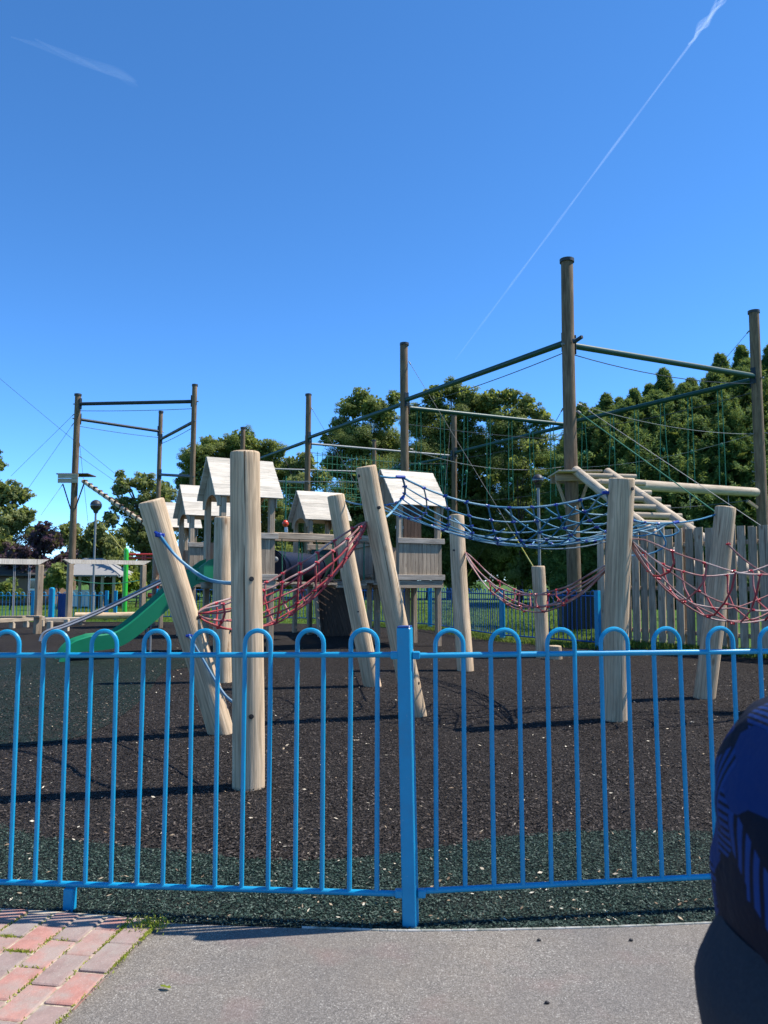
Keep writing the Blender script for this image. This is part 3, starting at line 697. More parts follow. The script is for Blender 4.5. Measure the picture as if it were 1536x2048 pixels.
def rope_bridge(A, B, sag, wid, dep, K, label, tail=.12, mat='rope_red', t0=.14, t1=.9, up_bias=0.0, nb=3):
    A = Vector(A); B = Vector(B); d = (B-A); h = Vector((d.y, -d.x, 0)).normalized()   # towards the camera side first
    root = thing('rope_bridge', label, 'rope net', (A.x, A.y, 0))
    def c(t_): return A.lerp(B, t_)-Vector((0, 0, sag*4*t_*(1-t_)))
    def env(t_): return max(0, math.sin(PI*min(1, max(0, t_))))**.6
    def P_(t_, s):   # s in -1..1 across the U
        a = s*PI/2; return c(t_)+h*(-math.sin(a)*wid*env(t_))+Vector((0, 0, dep*env(t_)*(1-math.cos(a))-dep*.5*env(t_)))
    rails = [-1, 1]; lows = [-.5, .5] + ([-.16, .16] if nb > 2 else [0]) + ([-.78, .78] if nb > 4 else [])
    for s in rails+lows:
        MB().tube([P_(i/30, s)+Vector((0, 0, .006*math.sin(i*.9+s*5))) for i in range(31)], .0100 if abs(s) == 1 else .0090, 6).build('side_rope' if abs(s) == 1 else 'foot_rope', M['rope_red_pale' if abs(s) == 1 else mat], root)
    km = None
    for k in range(K):
        t_ = t0+(t1-t0)*k/(K-1)
        MB().tube([P_(t_+.010*math.sin(j*1.3+k), s) for j, s in enumerate([-1, -.75, -.5, -.16, .16, .5, .75, 1])], .0105, 6).build('cross_rope', M['rope_red'], root)
        for s in (-1, -.5, 0, .5, 1):
            if km is None: km = knot('knot_red', .018).build('knot', M['knot_red'], root, True); o = km
            else: o = km.copy(); COL.objects.link(o); o.parent = root
            o.location = P_(t_, s)-Vector(root.location); o.rotation_euler = (random.uniform(-.5, .5), random.uniform(-.4, .4), math.atan2(d.y, d.x))
            if abs(s) == 1: o.data = o.data  # same connector
    return root
rope_bridge(on_log(LB, 0, 1228, .9), on_log(LE_, 0, 1045, -.9), .30, .22, .40, 9, 'red rope net bridge rising from the left leaning log to the middle leaning log', t0=.12, t1=.93, nb=5)
rope_bridge(on_log(LF, 0, 1104, .9), on_log(LH, 0, 1128, -.5, .08), .60, .09, .22, 5, 'slack red rope net hanging between the slim log and the thick right log', t0=.28, t1=.76, nb=2, mat='rope_red_pale')
rope_bridge(on_log(LH, 0, 1078, .9), on_log(LJ, 0, 1085, -.9), .62, .40, .50, 8, 'faded red rope net running from the thick right log out past the right edge', t0=.12, t1=.9, mat='rope_red_pale')
r0 = on_log(LI, 0, 1090, .2, -.12); rr0 = on_log(LJ, 0, 1130, -1)
root = thing('climbing_rope', 'pale red rope running right from the log before the palisade', 'rope', r0)
MB().tube(cat_curve(r0, rr0, .28, 14), .0105, 6).build('rope', M['rope_red_pale'], root); kb = knot('knot_red', .022); kb.v = [tuple(Vector(q)+r0) for q in kb.v]; kb.build('knot', M['knot_red'], root)

# ------------------------------------------------------------------ wooden playhouse towers
TA = math.radians(29)
def tower(corner, label, L=1.08, Wd=1.12, deck=1.45, eave=3.10, ridge=3.82, rail=2.28, panel_front=True, panel_gable=False, front_rail=True, rz=TA, arch=True, upper=False):
    root = thing('playhouse_tower', label, 'play tower', (corner[0], corner[1], 0), 'gabled playhouse towers', rz)
    pw = .115
    for x in (pw/2, L-pw/2):
        for y in (pw/2, Wd-pw/2): MB().beam((x, y, -.05), (x, y, eave-.02), pw, pw, (0, 1, 0)).build('post', M['timber'], root, True)
    m = MB(); k = 8
    for i in range(k): m.box(.0, L, i*Wd/k+.004, (i+1)*Wd/k-.004, deck-.035, deck)
    m.build('deck', M['timber'], root, True)
    for y in (-.022, Wd+.022): MB().box(-.02, L+.02, y-.022, y+.02, deck-.20, deck-.04).build('deck_beam', M['timber'], root, True)
    for x in (-.022, L+.022): MB().box(x-.02, x+.02, .0, Wd, deck-.20, deck-.04).build('deck_beam', M['timber'], root, True)
    if panel_front:
        m = MB(); k = 11
        for i in range(k): m.box(i*L/k+.003, (i+1)*L/k-.003, -.020, -.002, deck-.02, rail+.02)
        m.build('plank_panel', M['timber'], root, True)
        MB().box(-.05, L+.05, -.07, -.022, rail-.06, rail+.055).build('rail_board', M['rail'], root, True)
        MB().box(-.05, L+.05, -.07, -.022, deck-.03, deck+.085).build('rail_board', M['rail'], root, True)
    elif front_rail:
        MB().box(-.08, L+.08, -.07, -.002, rail-.08, rail+.09).build('rail_board', M['timber'], root, True)
    if panel_gable:
        m = MB(); k = 11
        for i in range(k): m.box(-.020, -.002, i*Wd/k+.003, (i+1)*Wd/k-.003, deck-.02, rail)
        m.build('plank_panel', M['timber'], root, True)
    # back boards and inner rails seen through the openings
    m = MB()
    for i in range(11): m.box(i*L/11+.003, (i+1)*L/11-.003, Wd+.002, Wd+.02, deck-.02, rail-.1)
    m.build('plank_panel', M['timber'], root, True)
    if upper:
        m = MB()
        for i in range(5): m.box(pw+i*.09, pw+(i+1)*.09-.006, -.018, -.002, rail+.06, eave)
        m.build('upper_boards', M['timber_dark'], root, True)
        MB().box(L-.62, L-.22, Wd-.2, Wd-.18, rail+.32, rail+.38).build('notice', M['white'], root, True)
    # gables with an arched opening
    oh = .06; sl = (ridge-eave)/(Wd/2)
    for gx in (-.03, L+.004):
        poly = []; R = Wd*.36; cy = Wd/2; az = eave-.26
        poly.append((gx, -.02, eave-.02)); poly.append((gx, cy, ridge-.03)); poly.append((gx, Wd+.02, eave-.02)); poly.append((gx, Wd+.02, az)); poly.append((gx, cy+R, az))
        for i in range(1, 12): a = PI*i/12; poly.append((gx, cy+R*math.cos(a), az+R*.62*math.sin(a)))
        poly += [(gx, cy-R, az), (gx, -.02, az)]
        m = MB(); m.prism(poly, (.026, 0, 0)); m.build('gable', M['timber'], root, True)
    for s in (-1, 1):
        m = MB(); nb = 7; y1 = Wd/2; ye = -oh if s < 0 else Wd+oh; ze = eave-(oh)*sl
        for i in range(nb):
            a, b = i/nb, (i+1)/nb; A = Vector((0, ye+(y1-ye)*a, ze+(ridge-ze)*a)); B = Vector((0, ye+(y1-ye)*b, ze+(ridge-ze)*b))
            nn = Vector((0, s*(ridge-ze), abs(y1-ye))).normalized(); C_ = (A+B)/2+nn*(.016+.0)
            up = nn + (A-B).normalized()*.10
            m.beam(C_+Vector((-.14, 0, 0)), C_+Vector((L+.14, 0, 0)), (B-A).length+.012, .024, up, c=.004)
        m.build('roof', M['roof'], root, True)
    return root
T1c = (at(440, 1100, 14.6).x, 14.6); T4c = (at(797, 1100, 16.3).x, 16.3); T5c = (at(618, 1100, 20.3).x, 20.3); T2c = (at(379, 1100, 19.0).x, 19.0); T3c = (at(322, 1100, 23.2).x, 23.2)
t1 = tower(T1c, 'gabled wooden playhouse tower nearest the near log, tallest in the picture, above the green slide', panel_front=True, L=1.10)
t4 = tower(T4c, 'gabled wooden playhouse tower on the right with vertical plank front, behind the leaning log', upper=True, rail=2.26)
t5 = tower(T5c, 'gabled wooden playhouse tower in the middle distance beside the orange ball', panel_front=False, front_rail=True)
t2 = tower(T2c, 'gabled wooden playhouse tower second from left, just behind the tallest one', panel_front=True, panel_gable=False, rail=2.3)
t3 = tower(T3c, 'gabled wooden playhouse tower farthest left and farthest back, mostly behind the leaning log', panel_front=True)
def tl(c, x, y, z=0):
    return Vector((c[0]+math.cos(TA)*x-math.sin(TA)*y, c[1]+math.sin(TA)*x+math.cos(TA)*y, z))
# link from the near tower to the right tower: clatter bridge with hand rail, rope hangers and planks
A = tl(T1c, 1.12, .15); B = tl(T4c, -.02, .45); root = thing('clatter_bridge', 'wobbly plank bridge with timber hand rail between near and right playhouses', 'bridge', (A.x, A.y, 0))
for s in (0, .75):
    o_ = Vector((-math.sin(TA)*s, math.cos(TA)*s, 0)); a = A+o_; b = B+o_
    MB().beam(a+Vector((0, 0, 2.30)), b+Vector((0, 0, 2.30)), .09, .13, (0, 0, 1)).build('hand_rail', M['timber'], root)
    for k in range(7):
        t_ = (k+.5)/7; q = a.lerp(b, t_); MB().tube([q+Vector((0, 0, 2.25)), q+Vector((.02*(-1)**k, 0, 1.42))], .011, 5).build('hanger_rope', M['rope_green'], root)
d = (B-A).normalized(); nrm_ = Vector((-math.sin(TA), math.cos(TA), 0))
for k in range(15):
    q = A.lerp(B, (k+.5)/15)+Vector((0, 0, 1.38+random.uniform(-.025, .025)-.06*math.sin(PI*(k+.5)/15)))
    MB().beam(q-nrm_*.03+Vector((0, 0, random.uniform(-.015, .015))), q+nrm_*.85+Vector((0, 0, random.uniform(-.015, .015))), .20, .045, (0, 0, 1)).build('plank', M['timber'], root)
# boarded deck behind the bridge joining the middle and right towers
A = tl(T5c, 1.1, .2); B = tl(T4c, -.05, 1.05); root = thing('boarded_walkway', 'grey plank sided raised walkway joining the middle and right playhouses', 'walkway', (A.x, A.y, 0))
d = (B-A); Ld = d.length; n_ = max(1, int(Ld/.11)); m = MB()
for k in range(n_):
    q = A.lerp(B, (k+.5)/n_); m.beam(q+Vector((0, 0, 1.42)), q+Vector((0, 0, 2.26+.0)), .104, .02, (d.y, -d.x, 0))
m.build('plank_side', M['timber'], root)
nn = Vector((d.y, -d.x, 0)).normalized(); nn = nn if nn.y < 0 else -nn
for z, hh in ((1.52, .09), (2.24, .10), (1.30, .16)): MB().beam(A+nn*.035+Vector((0, 0, z)), B+nn*.035+Vector((0, 0, z)), .045, hh, (0, 0, 1)).build('rail_board', M['timber'], root)
m = MB(); back_ = -nn*.9
for k in range(10):
    o_ = back_*((k+.5)/10); m.beam(A+o_+Vector((0, 0, 1.38)), B+o_+Vector((0, 0, 1.38)), .084, .03, (0, 0, 1))
m.build('deck', M['timber'], root)
for k in (.08, .5, .9):
    for o_ in (Vector((0, 0, 0)), back_):
        q = A.lerp(B, k)+o_; MB().beam(q-Vector((0, 0, .05)), q+Vector((0, 0, 1.36)), .115, .115, (0, 1, 0)).build('post', M['timber'], root)
# navy crawl tunnel and green panel
A = at(538, 1133, 16.2); B = at(625, 1130, 19.0); A.z = B.z = 1.95-.0; A.z = at(0, 1133, 16.2).z; B.z = A.z
root = thing('crawl_tunnel', 'dark navy plastic crawl tunnel behind the red rope bridge', 'tunnel', (A.x, A.y, 0))
m = MB(); m.tube([A.lerp(B, i/12) for i in range(13)], [.34+(.012 if i % 2 else 0) for i in range(13)], 20); m.build('tube', M['navy'], root)
for q in (A.lerp(B, .02), A.lerp(B, .98)): MB().tube([q+(B-A).normalized()*-.03, q+(B-A).normalized()*.03], .37, 20).build('rim', M['navy'], root)
q = at(551, 1119, 15.9); MB().ball(q, .06, .03, .06, 10, 6).build('end_bolt', M['galv'], root)
A = tl(T5c, .12, -.10); B = tl(T5c, 1.0, -.10); root = thing('climbing_ramp', 'dark stained climbing ramp under the middle playhouse', 'ramp', (A.x, A.y-.6, 0))
m = MB(); f_ = Vector((math.sin(TA), -math.cos(TA), 0))
for k in range(9):
    a = A.lerp(B, (k+.5)/9); q = (A+B)/2; fan = (a-q)*.45
    m.beam(a+Vector((0, 0, 1.40)), a+fan+f_*.75+Vector((0, 0, .0)), .125, .03, f_)
m.build('ramp_boards', M['timber_dark'], root)
for s in (-1, 1):
    a = A if s < 0 else B; fan = (a-(A+B)/2)*.45
    MB().beam(a+Vector((0, 0, 1.42)), a+fan+f_*.78, .06, .12, f_).build('side_rail', M['timber'], root)
root = thing('climbing_wall', 'dark green flat climbing board on the front of the middle playhouse', 'climbing wall', (tl(T5c, .5, -.1).x, tl(T5c, .5, -.1).y, 0))
m = MB(); a = tl(T5c, .02, -.12, 1.5); b = tl(T5c, .60, -.12, 1.5); m.beam((a+b)/2, (a+b)/2+Vector((0, 0, .72)), .58, .02, f_); m.build('board', M['dark_green'], root)
MB().beam((a+b)/2+Vector((0, -.02, .72)), (a+b)/2+Vector((0, -.02, .76)), .62, .05, f_).build('edge_trim', M['timber'], root)

# green slide from the near tower
gdir = Vector((-math.cos(TA), -math.sin(TA), 0)); sdir = Vector((-math.sin(TA), math.cos(TA), 0)); S0 = tl(T1c, -.02, .56)
root = thing('slide', 'green plastic slide running down left from the near playhouse', 'slide', S0+gdir*2.4)
prof = bez([(0, 1.44, 0), (.30, 1.42, 0), (.62, 1.17, 0), (1.05, .78, 0), (1.45, .44, 0), (1.75, .27, 0), (2.15, .22, 0), (2.42, .21, 0), (2.58, .12, 0), (2.64, -.02, 0)], 5)
sec = [(-.29, .20), (-.27, .225), (-.245, .20), (-.22, .03), (-.15, 0), (.15, 0), (.22, .03), (.245, .20), (.27, .225), (.29, .20), (.27, -.06), (-.27, -.06)]
rings = []
for i, q in enumerate(prof):
    a = prof[max(0, i-1)]; b = prof[min(len(prof)-1, i+1)]; tg = (b-a).normalized(); nn_ = Vector((-tg.y, tg.x, 0)) if tg.x > 0 or True else tg
    end = max(0, min(1, (2.66-q.x)/.45)); ring = []
    for (sx, sz) in sec:
        zz = sz*(.35+.65*end) if sz > 0 else sz
        loc = S0+gdir*(q.x+nn_.x*zz)+sdir*(sx*(1+.12*(1-end)))+Vector((0, 0, q.y+nn_.y*zz)); ring.append(loc)
    rings.append(ring)
MB().loft(rings).build('chute', M['green_slide'], root)
q = S0+gdir*1.15
for s in (-.18, .18): MB().tube([q+sdir*s+Vector((0, 0, -.05)), q+sdir*s+Vector((0, 0, .62))], .024, 8).build('leg', M['galv'], root)
for s in (-1, 1):
    a = S0+sdir*(.29*s); m = MB()
    m.prism([a+Vector((0, 0, 1.42)), a+gdir*.34+Vector((0, 0, 1.42)), a+gdir*.30+Vector((0, 0, 1.66)), a+gdir*.12+Vector((0, 0, 1.80)), a+Vector((0, 0, 1.84))], sdir*(.03*s)); m.build('hood_side', M['green_slide'], root)
# chrome banister rails from the second tower
S2 = tl(T2c, -.02, .56); root = thing('banister_slide', 'pair of shiny steel slide rails curving down left from second playhouse', 'slide', S2+gdir*3.4)
for s in (-.30, .30):
    pts = [S2+sdir*s+gdir*x+Vector((0, 0, z)) for x, z in [(0, 1.52), (.25, 1.5), (.5, 1.40), (1.2, 1.05), (2.0, .66), (2.7, .36), (3.0, .26), (3.16, .16), (3.22, -.05)]]
    MB().tube(bez(pts, 5), .030, 8).build('rail', M['chrome'], root)
q = S2+gdir*1.2; MB().tube([q+sdir*.30+Vector((0, 0, 1.02)), q-sdir*.30+Vector((0, 0, 1.02))], .02, 8).build('cross_bar', M['galv'], root)

# ------------------------------------------------------------------ hit and miss palisade on the right
W0 = gnd(1199, 1287); W1 = gnd(1536, 1313); wd = (W1-W0).normalized(); W2 = W0+wd*9.5; L = (W2-W0).length
wn = Vector((wd.y, -wd.x, 0)); wn = wn if wn.y < 0 else -wn     # towards the playground
root = thing('palisade', 'tall grey wooden palisade fence of upright boards with gaps on the right', 'fence', W0)
MBd = None; k = 0; s = 0.0
while s < L:
    h = 2.55-.10*min(1, s/4)+random.uniform(-.045, .03); wdt = random.uniform(.15, .185); ln = random.uniform(-.012, .012)+.03
    b = W0+wd*(s+wdt/2)+wn*.03
    MB().beam(b-Vector((0, 0, 0)), b+wd*(ln)+Vector((0, 0, h)), .040, wdt, wd).build('board', M['board'], root)
    s += wdt+random.uniform(.035, .065); k += 1
s = .10
while s < L:
    b = W0+wd*(s+.08)-wn*.085; MB().beam(b, b+wd*.03+Vector((0, 0, 2.5+random.uniform(-.05, .05))), .03, .10, wd).build('board', M['board'], root); s += random.choice([.5, .9, 1.3])
for z in (.35, 1.25, 2.15): MB().beam(W0-wn*.03+Vector((0, 0, z)), W2-wn*.03+Vector((0, 0, z)), .045, .085, (0, 0, 1)).build('cross_rail', M['pale_timber'], root)
for k in range(5): q = W0+wd*(.12+2.3*k)-wn*.03; MB().beam(q-Vector((0, 0, .05)), q+Vector((0, 0, 2.45)), .09, .05, wn).build('post', M['timber'], root)
# ------------------------------------------------------------------ high ropes course
HP = 12.1
def pole(px, py, Y, r, label, H=None, toppx=None, name='ropes_course_pole'):
    q = at(px, py, Y); z = at(*toppx, Y).z if toppx else (H or HP)
    root = thing(name, label, 'pole', (q.x, Y, 0), 'brown poles of the high ropes course')
    MB().log((q.x, Y, -.1), (q.x, Y, z), r*1.04, r*.93, n=18, seg=14, ch=.02, wob=.02).build('shaft', M['pole'], root)
    c = MB().tube([(q.x, Y, z-.02), (q.x, Y, z+.09)], r*1.10, 18).build('cap', M['cap'], root)
    return root, Vector((q.x, Y, 0)), r
P1 = pole(1141, 850, 24.5, .215, 'tallest brown pole right of centre with log ladder platform', toppx=(1135, 524))
P2 = pole(1513, 750, 29.9, .205, 'brown pole at the right edge of the picture', toppx=(1510, 626))
P3 = pole(809, 800, 34.2, .19, 'brown pole behind the right playhouse roof, in the middle of the picture', toppx=(808, 690))
P4 = pole(616, 880, 43.6, .17, 'brown pole behind the middle playhouse', toppx=(615, 791))
P5 = pole(486, 870, 53, .17, 'brown pole peeping over the thick near log', toppx=(486, 857))
P6 = pole(908, 920, 49, .18, 'thin pale brown pole standing before the big dark tree, left of the holly', toppx=(908, 831))
P7 = pole(1141, 850, 39.5, .18, 'far brown pole hidden behind the tallest pole', H=12.0)
P8 = pole(748, 890, 58.5, .16, 'farthest thin pole just showing against the middle trees', toppx=(748, 882))
L1 = pole(152, 900, 43.6, .185, 'brown pole at far left carrying a small platform', toppx=(152, 791))
L2 = pole(388, 850, 41.6, .15, 'brown pole in front of the round dark tree on the left', toppx=(386, 772))
L3 = pole(320, 900, 48.3, .14, 'thin brown pole between the left platform pole and the round tree', toppx=(319, 825))
for k in range(7):
    q = P2[1]+Vector((-P2[2], -.02, 4.9+.38*k)); MB().tube([q+Vector((.02, 0, 0)), q+Vector((-.14, -.02, 0)), q+Vector((-.15, -.02, .05))], .014, 6).build('step_peg', M['galv'], P2[0])
def zat(p, py): return at(0, py, p[1].y).z
def beam(pa, ya, pb, yb, r, label, mat='green_beam', stub=True, wire=None):
    a = pa[1]+Vector((0, 0, zat(pa, ya))); b = pb[1]+Vector((0, 0, zat(pb, yb))); d = (b-a).normalized()
    root = thing('overhead_beam', label, 'beam', a, 'painted beams between the ropes course poles')
    MB().tube([a+d*(pa[2]+.02), a.lerp(b, .5), b-d*(pb[2]+.02)], r, 14).build('tube', M[mat], root)
    for e, s, p in ((a, 1, pa), (b, -1, pb)):
        q = e+d*s*(p[2]+.015); MB().beam(q-Vector((0, 0, .30)), q+Vector((0, 0, .34)), .20, .03, d).build('bracket_plate', M['dark_beam'], root)
        MB().tube([e-d*s*(p[2]+.10), e-d*s*(p[2]-.02)], .035, 8).build('through_bolt', M['galv'], root)
    if wire:
        MB().tube(cat_curve(a+d*pa[2]+Vector((0, 0, -wire[0])), b-d*pb[2]+Vector((0, 0, -wire[1])), wire[2], 12), .016, 5).build('safety_cable', M['cable'], root)
    return a, b
beam(P1, 683, P3, 801, .105, 'dark green overhead beam rising to the tallest pole from the left', wire=(.32, .35, .12))
beam(P3, 807, P4, 876, .10, 'dark green overhead beam left of the middle pole, behind the right playhouse')
beam(P4, 882, P5, 930, .10, 'dark green overhead beam running behind the thick near log')
bB = beam(P1, 690, P2, 753, .105, 'green overhead beam from the tallest pole to the right edge pole', wire=(.30, .30, .25))
bC = beam(P3, 815, P7, 850, .10, 'pale topped green beam crossing behind the tallest pole, hung with rope pairs', wire=(.75, .8, .1))
bD = beam(P2, 758, P7, 845, .105, 'green overhead beam in front of the conifers, hung with rope pairs', wire=(.5, .4, .2))
beam(P7, 850, P6, 906, .10, 'dark green overhead beam in front of the big dark tree', wire=(.4, .4, .2))
bE = beam(P4, 887, P6, 912, .065, 'grey steel beam above the green cargo net', 'galv', wire=(.5, .5, .2))
bF = beam(P5, 936, P8, 944, .06, 'grey steel beam behind the middle playhouse roof', 'galv')
beam(P6, 912, P8, 946, .09, 'dark beam far back before the middle trees')
beam(L1, 808, L2, 803, .10, 'topmost dark steel beam at far left', 'dark_beam', wire=(.4, .4, .05))
beam(L1, 838, L3, 863, .085, 'dark steel beam sloping from platform pole to thin pole at left', 'dark_beam', wire=(.4, .4, .05))
beam(L3, 879, L2, 843, .09, 'short dark steel beam between the thin pole and the left round-tree pole', 'dark_beam', wire=(.3, .3, .05))
beam(L3, 949, L2, 953, .085, 'lower dark beam over the far left playhouse roofs', 'dark_beam')
beam(P5, 959, P4, 966, .06, 'low grey beam seen between thick near log and middle playhouse', 'galv')
def cable(a, b, sag, label, r=.010, mat='cable', name='cable', cat='cable', low=None, chain=None):
    root = thing(name, label, cat, a)
    pts = cat_curve(a, b, sag, 16); MB().tube(pts, r, 5).build('wire', M[mat], root)
    if low:
        f, m2 = low; a2 = Vector(a).lerp(b, f[0]); b2 = Vector(a).lerp(b, f[1]); MB().tube([a2, b2], r*2.1, 6).build('sleeve', M[m2], root)
    d = (Vector(b)-Vector(a)).normalized()
    MB().tube([Vector(a)+d*.05, Vector(a)+d*.22], r*2.6, 6).build('shackle', M['galv'], root)
    return root
top = lambda p, py, s=0: p[1]+Vector((s*p[2], 0, zat(p, py)))
cable(top(P3, 722, 1), gnd(1131, 1240), 0.0, 'long guy wire from middle pole down to the dark bin, yellow sleeve low down', low=((.72, .86), 'rope_yellow'))
cable(top(P4, 815, 1), gnd(862, 1226), 0.0, 'long guy wire from the pole behind middle playhouse to right playhouse legs')
cable(top(P6, 845, -1), gnd(868, 1222), 0.0, 'steep guy wire with a yellow sleeve beside right playhouse', low=((.66, .93), 'rope_yellow'))
cable(top(P1, 815, -1), gnd(900, 1215), 0.0, 'guy wire slanting left from the tallest pole, dull yellow at its foot', low=((.72, .9), 'rope_yellow'))
cable(top(P1, 822, 1), at(1432, 1025, 19.5), 0.0, 'taut green rope slanting right from the tallest pole', .018, 'rope_green', 'guy_rope', 'rope')
cable(top(P1, 826, 1)+Vector((.35, 0, .1)), at(1640, 1130, 18.5), 0.0, 'taut steel wire with shackles slanting right over the palisade', .009, 'cable_light')
cable(top(P1, 808, 1), top(P2, 868, -1), .25, 'grey foot cable between the tallest pole and the right edge pole', .011, 'cable_light')
cable(top(P3, 898, 1), top(P7, 932, -1), .5, 'pale foot cable below the rope pairs, left of the tallest pole', .013, 'cable_light')
cable(top(P7, 935, 1), top(P2, 868, -1), .3, 'thin foot cable rising right in front of the conifers', .010, 'cable_light')
cable(top(P2, 661, -1), at(1380, 800, 36), 0.0, 'short guy wire at the top of the right edge pole')
cable(top(P2, 865, 1), at(1640, 890, 28.5), 0.0, 'grey wire leaving the right edge pole to the right')
cable(top(P6, 1000, 1), top(P7, 975, -1), .25, 'dull wire low across the dark tree towards the tallest pole', .014, 'cable')
cable(at(-160, 620, 40), at(256, 968, 45), 0.1, 'long zip wire entering at the left edge and passing the platform pole')
cable(top(L1, 828, -1), at(22, 952, 50), 0, 'guy wire falling left from platform pole, upper and flatter of two')
cable(top(L1, 846, -1), at(46, 992, 42), 0, 'guy wire falling left from platform pole, steeper of two')
cable(at(126, 968, 43.4), at(82, 1030, 41), 0, 'short guy wire below the left platform')
cable(top(L1, 912, 1), at(262, 985, 47), 0, 'short wire right of the platform pole to the tree')
cable(top(L1, 885, 1), at(176, 1045, 44), 0, 'thin vertical wire just right of the platform pole')
cable(at(205, 1048, 40), at(247, 1102, 33), 0, 'yellow line running down to the bright green pole', .014, 'rope_yellow')

ORD = ['first', 'second', 'third', 'fourth', 'fifth', 'sixth', 'seventh', 'eighth', 'ninth']
def rope_pairs(a, b, xs, yend, labf, grp):
    for k, px in enumerate(xs):
        # where the beam is seen at column px
        best = min((abs((a.lerp(b, i/300).x/(a.lerp(b, i/300).y))*FPX - (px-768)*1.012), i) for i in range(301))[1]; q = a.lerp(b, best/300)
        zl = at(px, yend[k], q.y).z; root = thing('hanging_rope_pair', labf(ORD[k]), 'hanging ropes', (q.x, q.y, zl), grp)
        for s in (-1, 1):
            o_ = (b-a).normalized()*(.10*s); j = random.uniform(-.12, .12)
            MB().tube(bez([q+o_+Vector((0, 0, -.1)), q+o_*1.3+Vector((j*.3, 0, -(q.z-zl)*.5)), q+o_*random.uniform(.5, 2)+Vector((j, 0, -(q.z-zl)-random.uniform(-.2, .3)))], 6), .021, 5).build('rope', M['rope_green'], root)
        zk = zl+(q.z-zl)*random.uniform(.25, .45); MB().ball((q.x, q.y, zk), .07, .07, .10, 8, 6).build('knot', M['rope_green'], root)
for e_, s_ in ((bB[0], 1),):
    d_ = (P3[1]-P1[1]); d_.z = 0; d_.normalize(); q = e_-d_*P1[2]; MB().beam(q-d_*.02+Vector((0, 0, .02)), q-d_*.42+Vector((0, 0, .10)), .10, .10).build('beam_stub', M['dark_beam'], P1[0])
rope_pairs(bC[0], bC[1], [838, 885, 932, 978, 1021, 1062, 1105], [985, 1000, 1000, 998, 1005, 1010, 1000], lambda o: f'{o} pair of green ropes from left under the beam before the tallest pole', 'rope pairs left of the tallest pole')
rope_pairs(bD[1], bD[0], [1168, 1226, 1274, 1327, 1383, 1443], [940, 945, 958, 968, 972, 978], lambda o: f'{o} pair of green ropes from left hanging before the conifers', 'rope pairs in front of the conifers')
# cargo net
def cargo_net(a, b, za, zb, n, m, label, r=.016):
    root = thing('cargo_net', label, 'cargo net', ((a.x+b.x)/2, (a.y+b.y)/2, 0)); q = lambda u, v: a.lerp(b, u)+Vector((0, 0, za+(zb-za)*v-.25*4*u*(1-u)*v))
    for i in range(n): MB().tube([q((i+.5)/n, j/8) for j in range(9)], r, 4).build('upright_rope', M['rope_green'], root)
    for j in range(m): MB().tube([q(i/24, (j+.5)/m) for i in range(25)], r*.9, 4).build('cross_rope', M['rope_green'], root)
cargo_net(bE[0]+Vector((.4, .05, 0)), bE[1]+Vector((-.3, .05, 0)), -.45, -3.0, 30, 6, 'green cargo net wall hanging from the grey steel beam behind playhouses')
cargo_net(bF[0]+Vector((.4, 0, 0)), bF[1]+Vector((-.4, 0, 0)), -.6, -2.8, 20, 5, 'farther green cargo net behind the middle pole')
# orange buoy
q = at(571, 1047, 24); root = thing('buoy', 'orange ball hanging on a green rope with a white tag below', 'buoy', q)
MB().ball(q, .10, .10, .11, 14, 10).build('ball', M['orange'], root)
MB().beam(q+Vector((.03, -.03, -.28)), q+Vector((.02, -.03, -.12)), .10, .03, (0, 1, 0)).build('tag', M['white'], root)
MB().tube([q+Vector((0, 0, .1)), q+Vector((0, .0, 1.5))], .02, 6).build('rope', M['rope_green'], root)
tq = at(571, 960, 24.0); MB().tube([tq+Vector((-.9, .2, 0)), tq+Vector((3.0, .6, .0))], .012, 5).build('carrier_wire', M['cable_light'], root)
# platform, log ladder and balance log at the tallest pole
pb = P1[1]; root = thing('platform', 'plank platform round the tallest pole at the head of log ladder', 'platform', pb+Vector((0, 0, 4.6)))
zp = at(1150, 947, 24.5).z
for k in range(5): MB().beam(pb+Vector((-.62, -.72+.32*k, zp-.03)), pb+Vector((.75, -.72+.32*k, zp-.03)), .27, .05, (0, 0, 1)).build('plank', M['pale_timber'], root)
for s in (-.35, .35): MB().beam(pb+Vector((-.6, s, zp-.18)), pb+Vector((.7, s, zp-.18)), .10, .22, (0, 0, 1)).build('joist', M['timber'], root)
for s in (-1, 1): MB().beam(pb+Vector((s*.5, -.1, zp-.25)), pb+Vector((s*.2, -.05, zp-1.1)), .09, .09).build('strut', M['timber'], root)
def ladder_pt(px, py): return None
sA0 = at(1150, 940, 24.0); sA1 = at(1268, 1036, 20.8); sB0 = at(1214, 944, 24.0); sB1 = at(1346, 1036, 20.8)
root = thing('log_ladder', 'sloping ladder of pale round logs descending right from the tall pole platform', 'ladder', sA1)
for a, b in ((sA0, sA1), (sB0, sB1)): MB().log(b+(b-a)*1.0, a, .14, .14, 16, 10, .03, .01).build('side_log', M['pale_timber'], root)
for k, (xl, xr, yy) in enumerate([(1163, 1272, 953), (1180, 1290, 966), (1203, 1302, 985), (1222, 1321, 999), (1243, 1340, 1015), (1262, 1363, 1032), (1283, 1385, 1048)]):
    Yk = 24.0-3.2*(yy-944)/92; MB().tube([at(xl, yy-2, Yk-.14), at((xl+xr)/2, yy-.5, Yk-.14), at(xr, yy+1, Yk-.14)], .085, 12).build('rung', M['pale_timber'], root)
root = thing('balance_log', 'long pale round balance log between the tallest pole and the right edge pole', 'balance beam', at(1275, 974, 26))
MB().log(at(1190, 964, 25.4), at(1514, 985, 29.2), .19, .17, 18, 16, .04, .012).build('log', M['pale_timber'], root)
MB().beam(at(1494, 1002, 29.4), at(1514, 1016, 29.6), .12, .12).build('bracket', M['timber'], root)
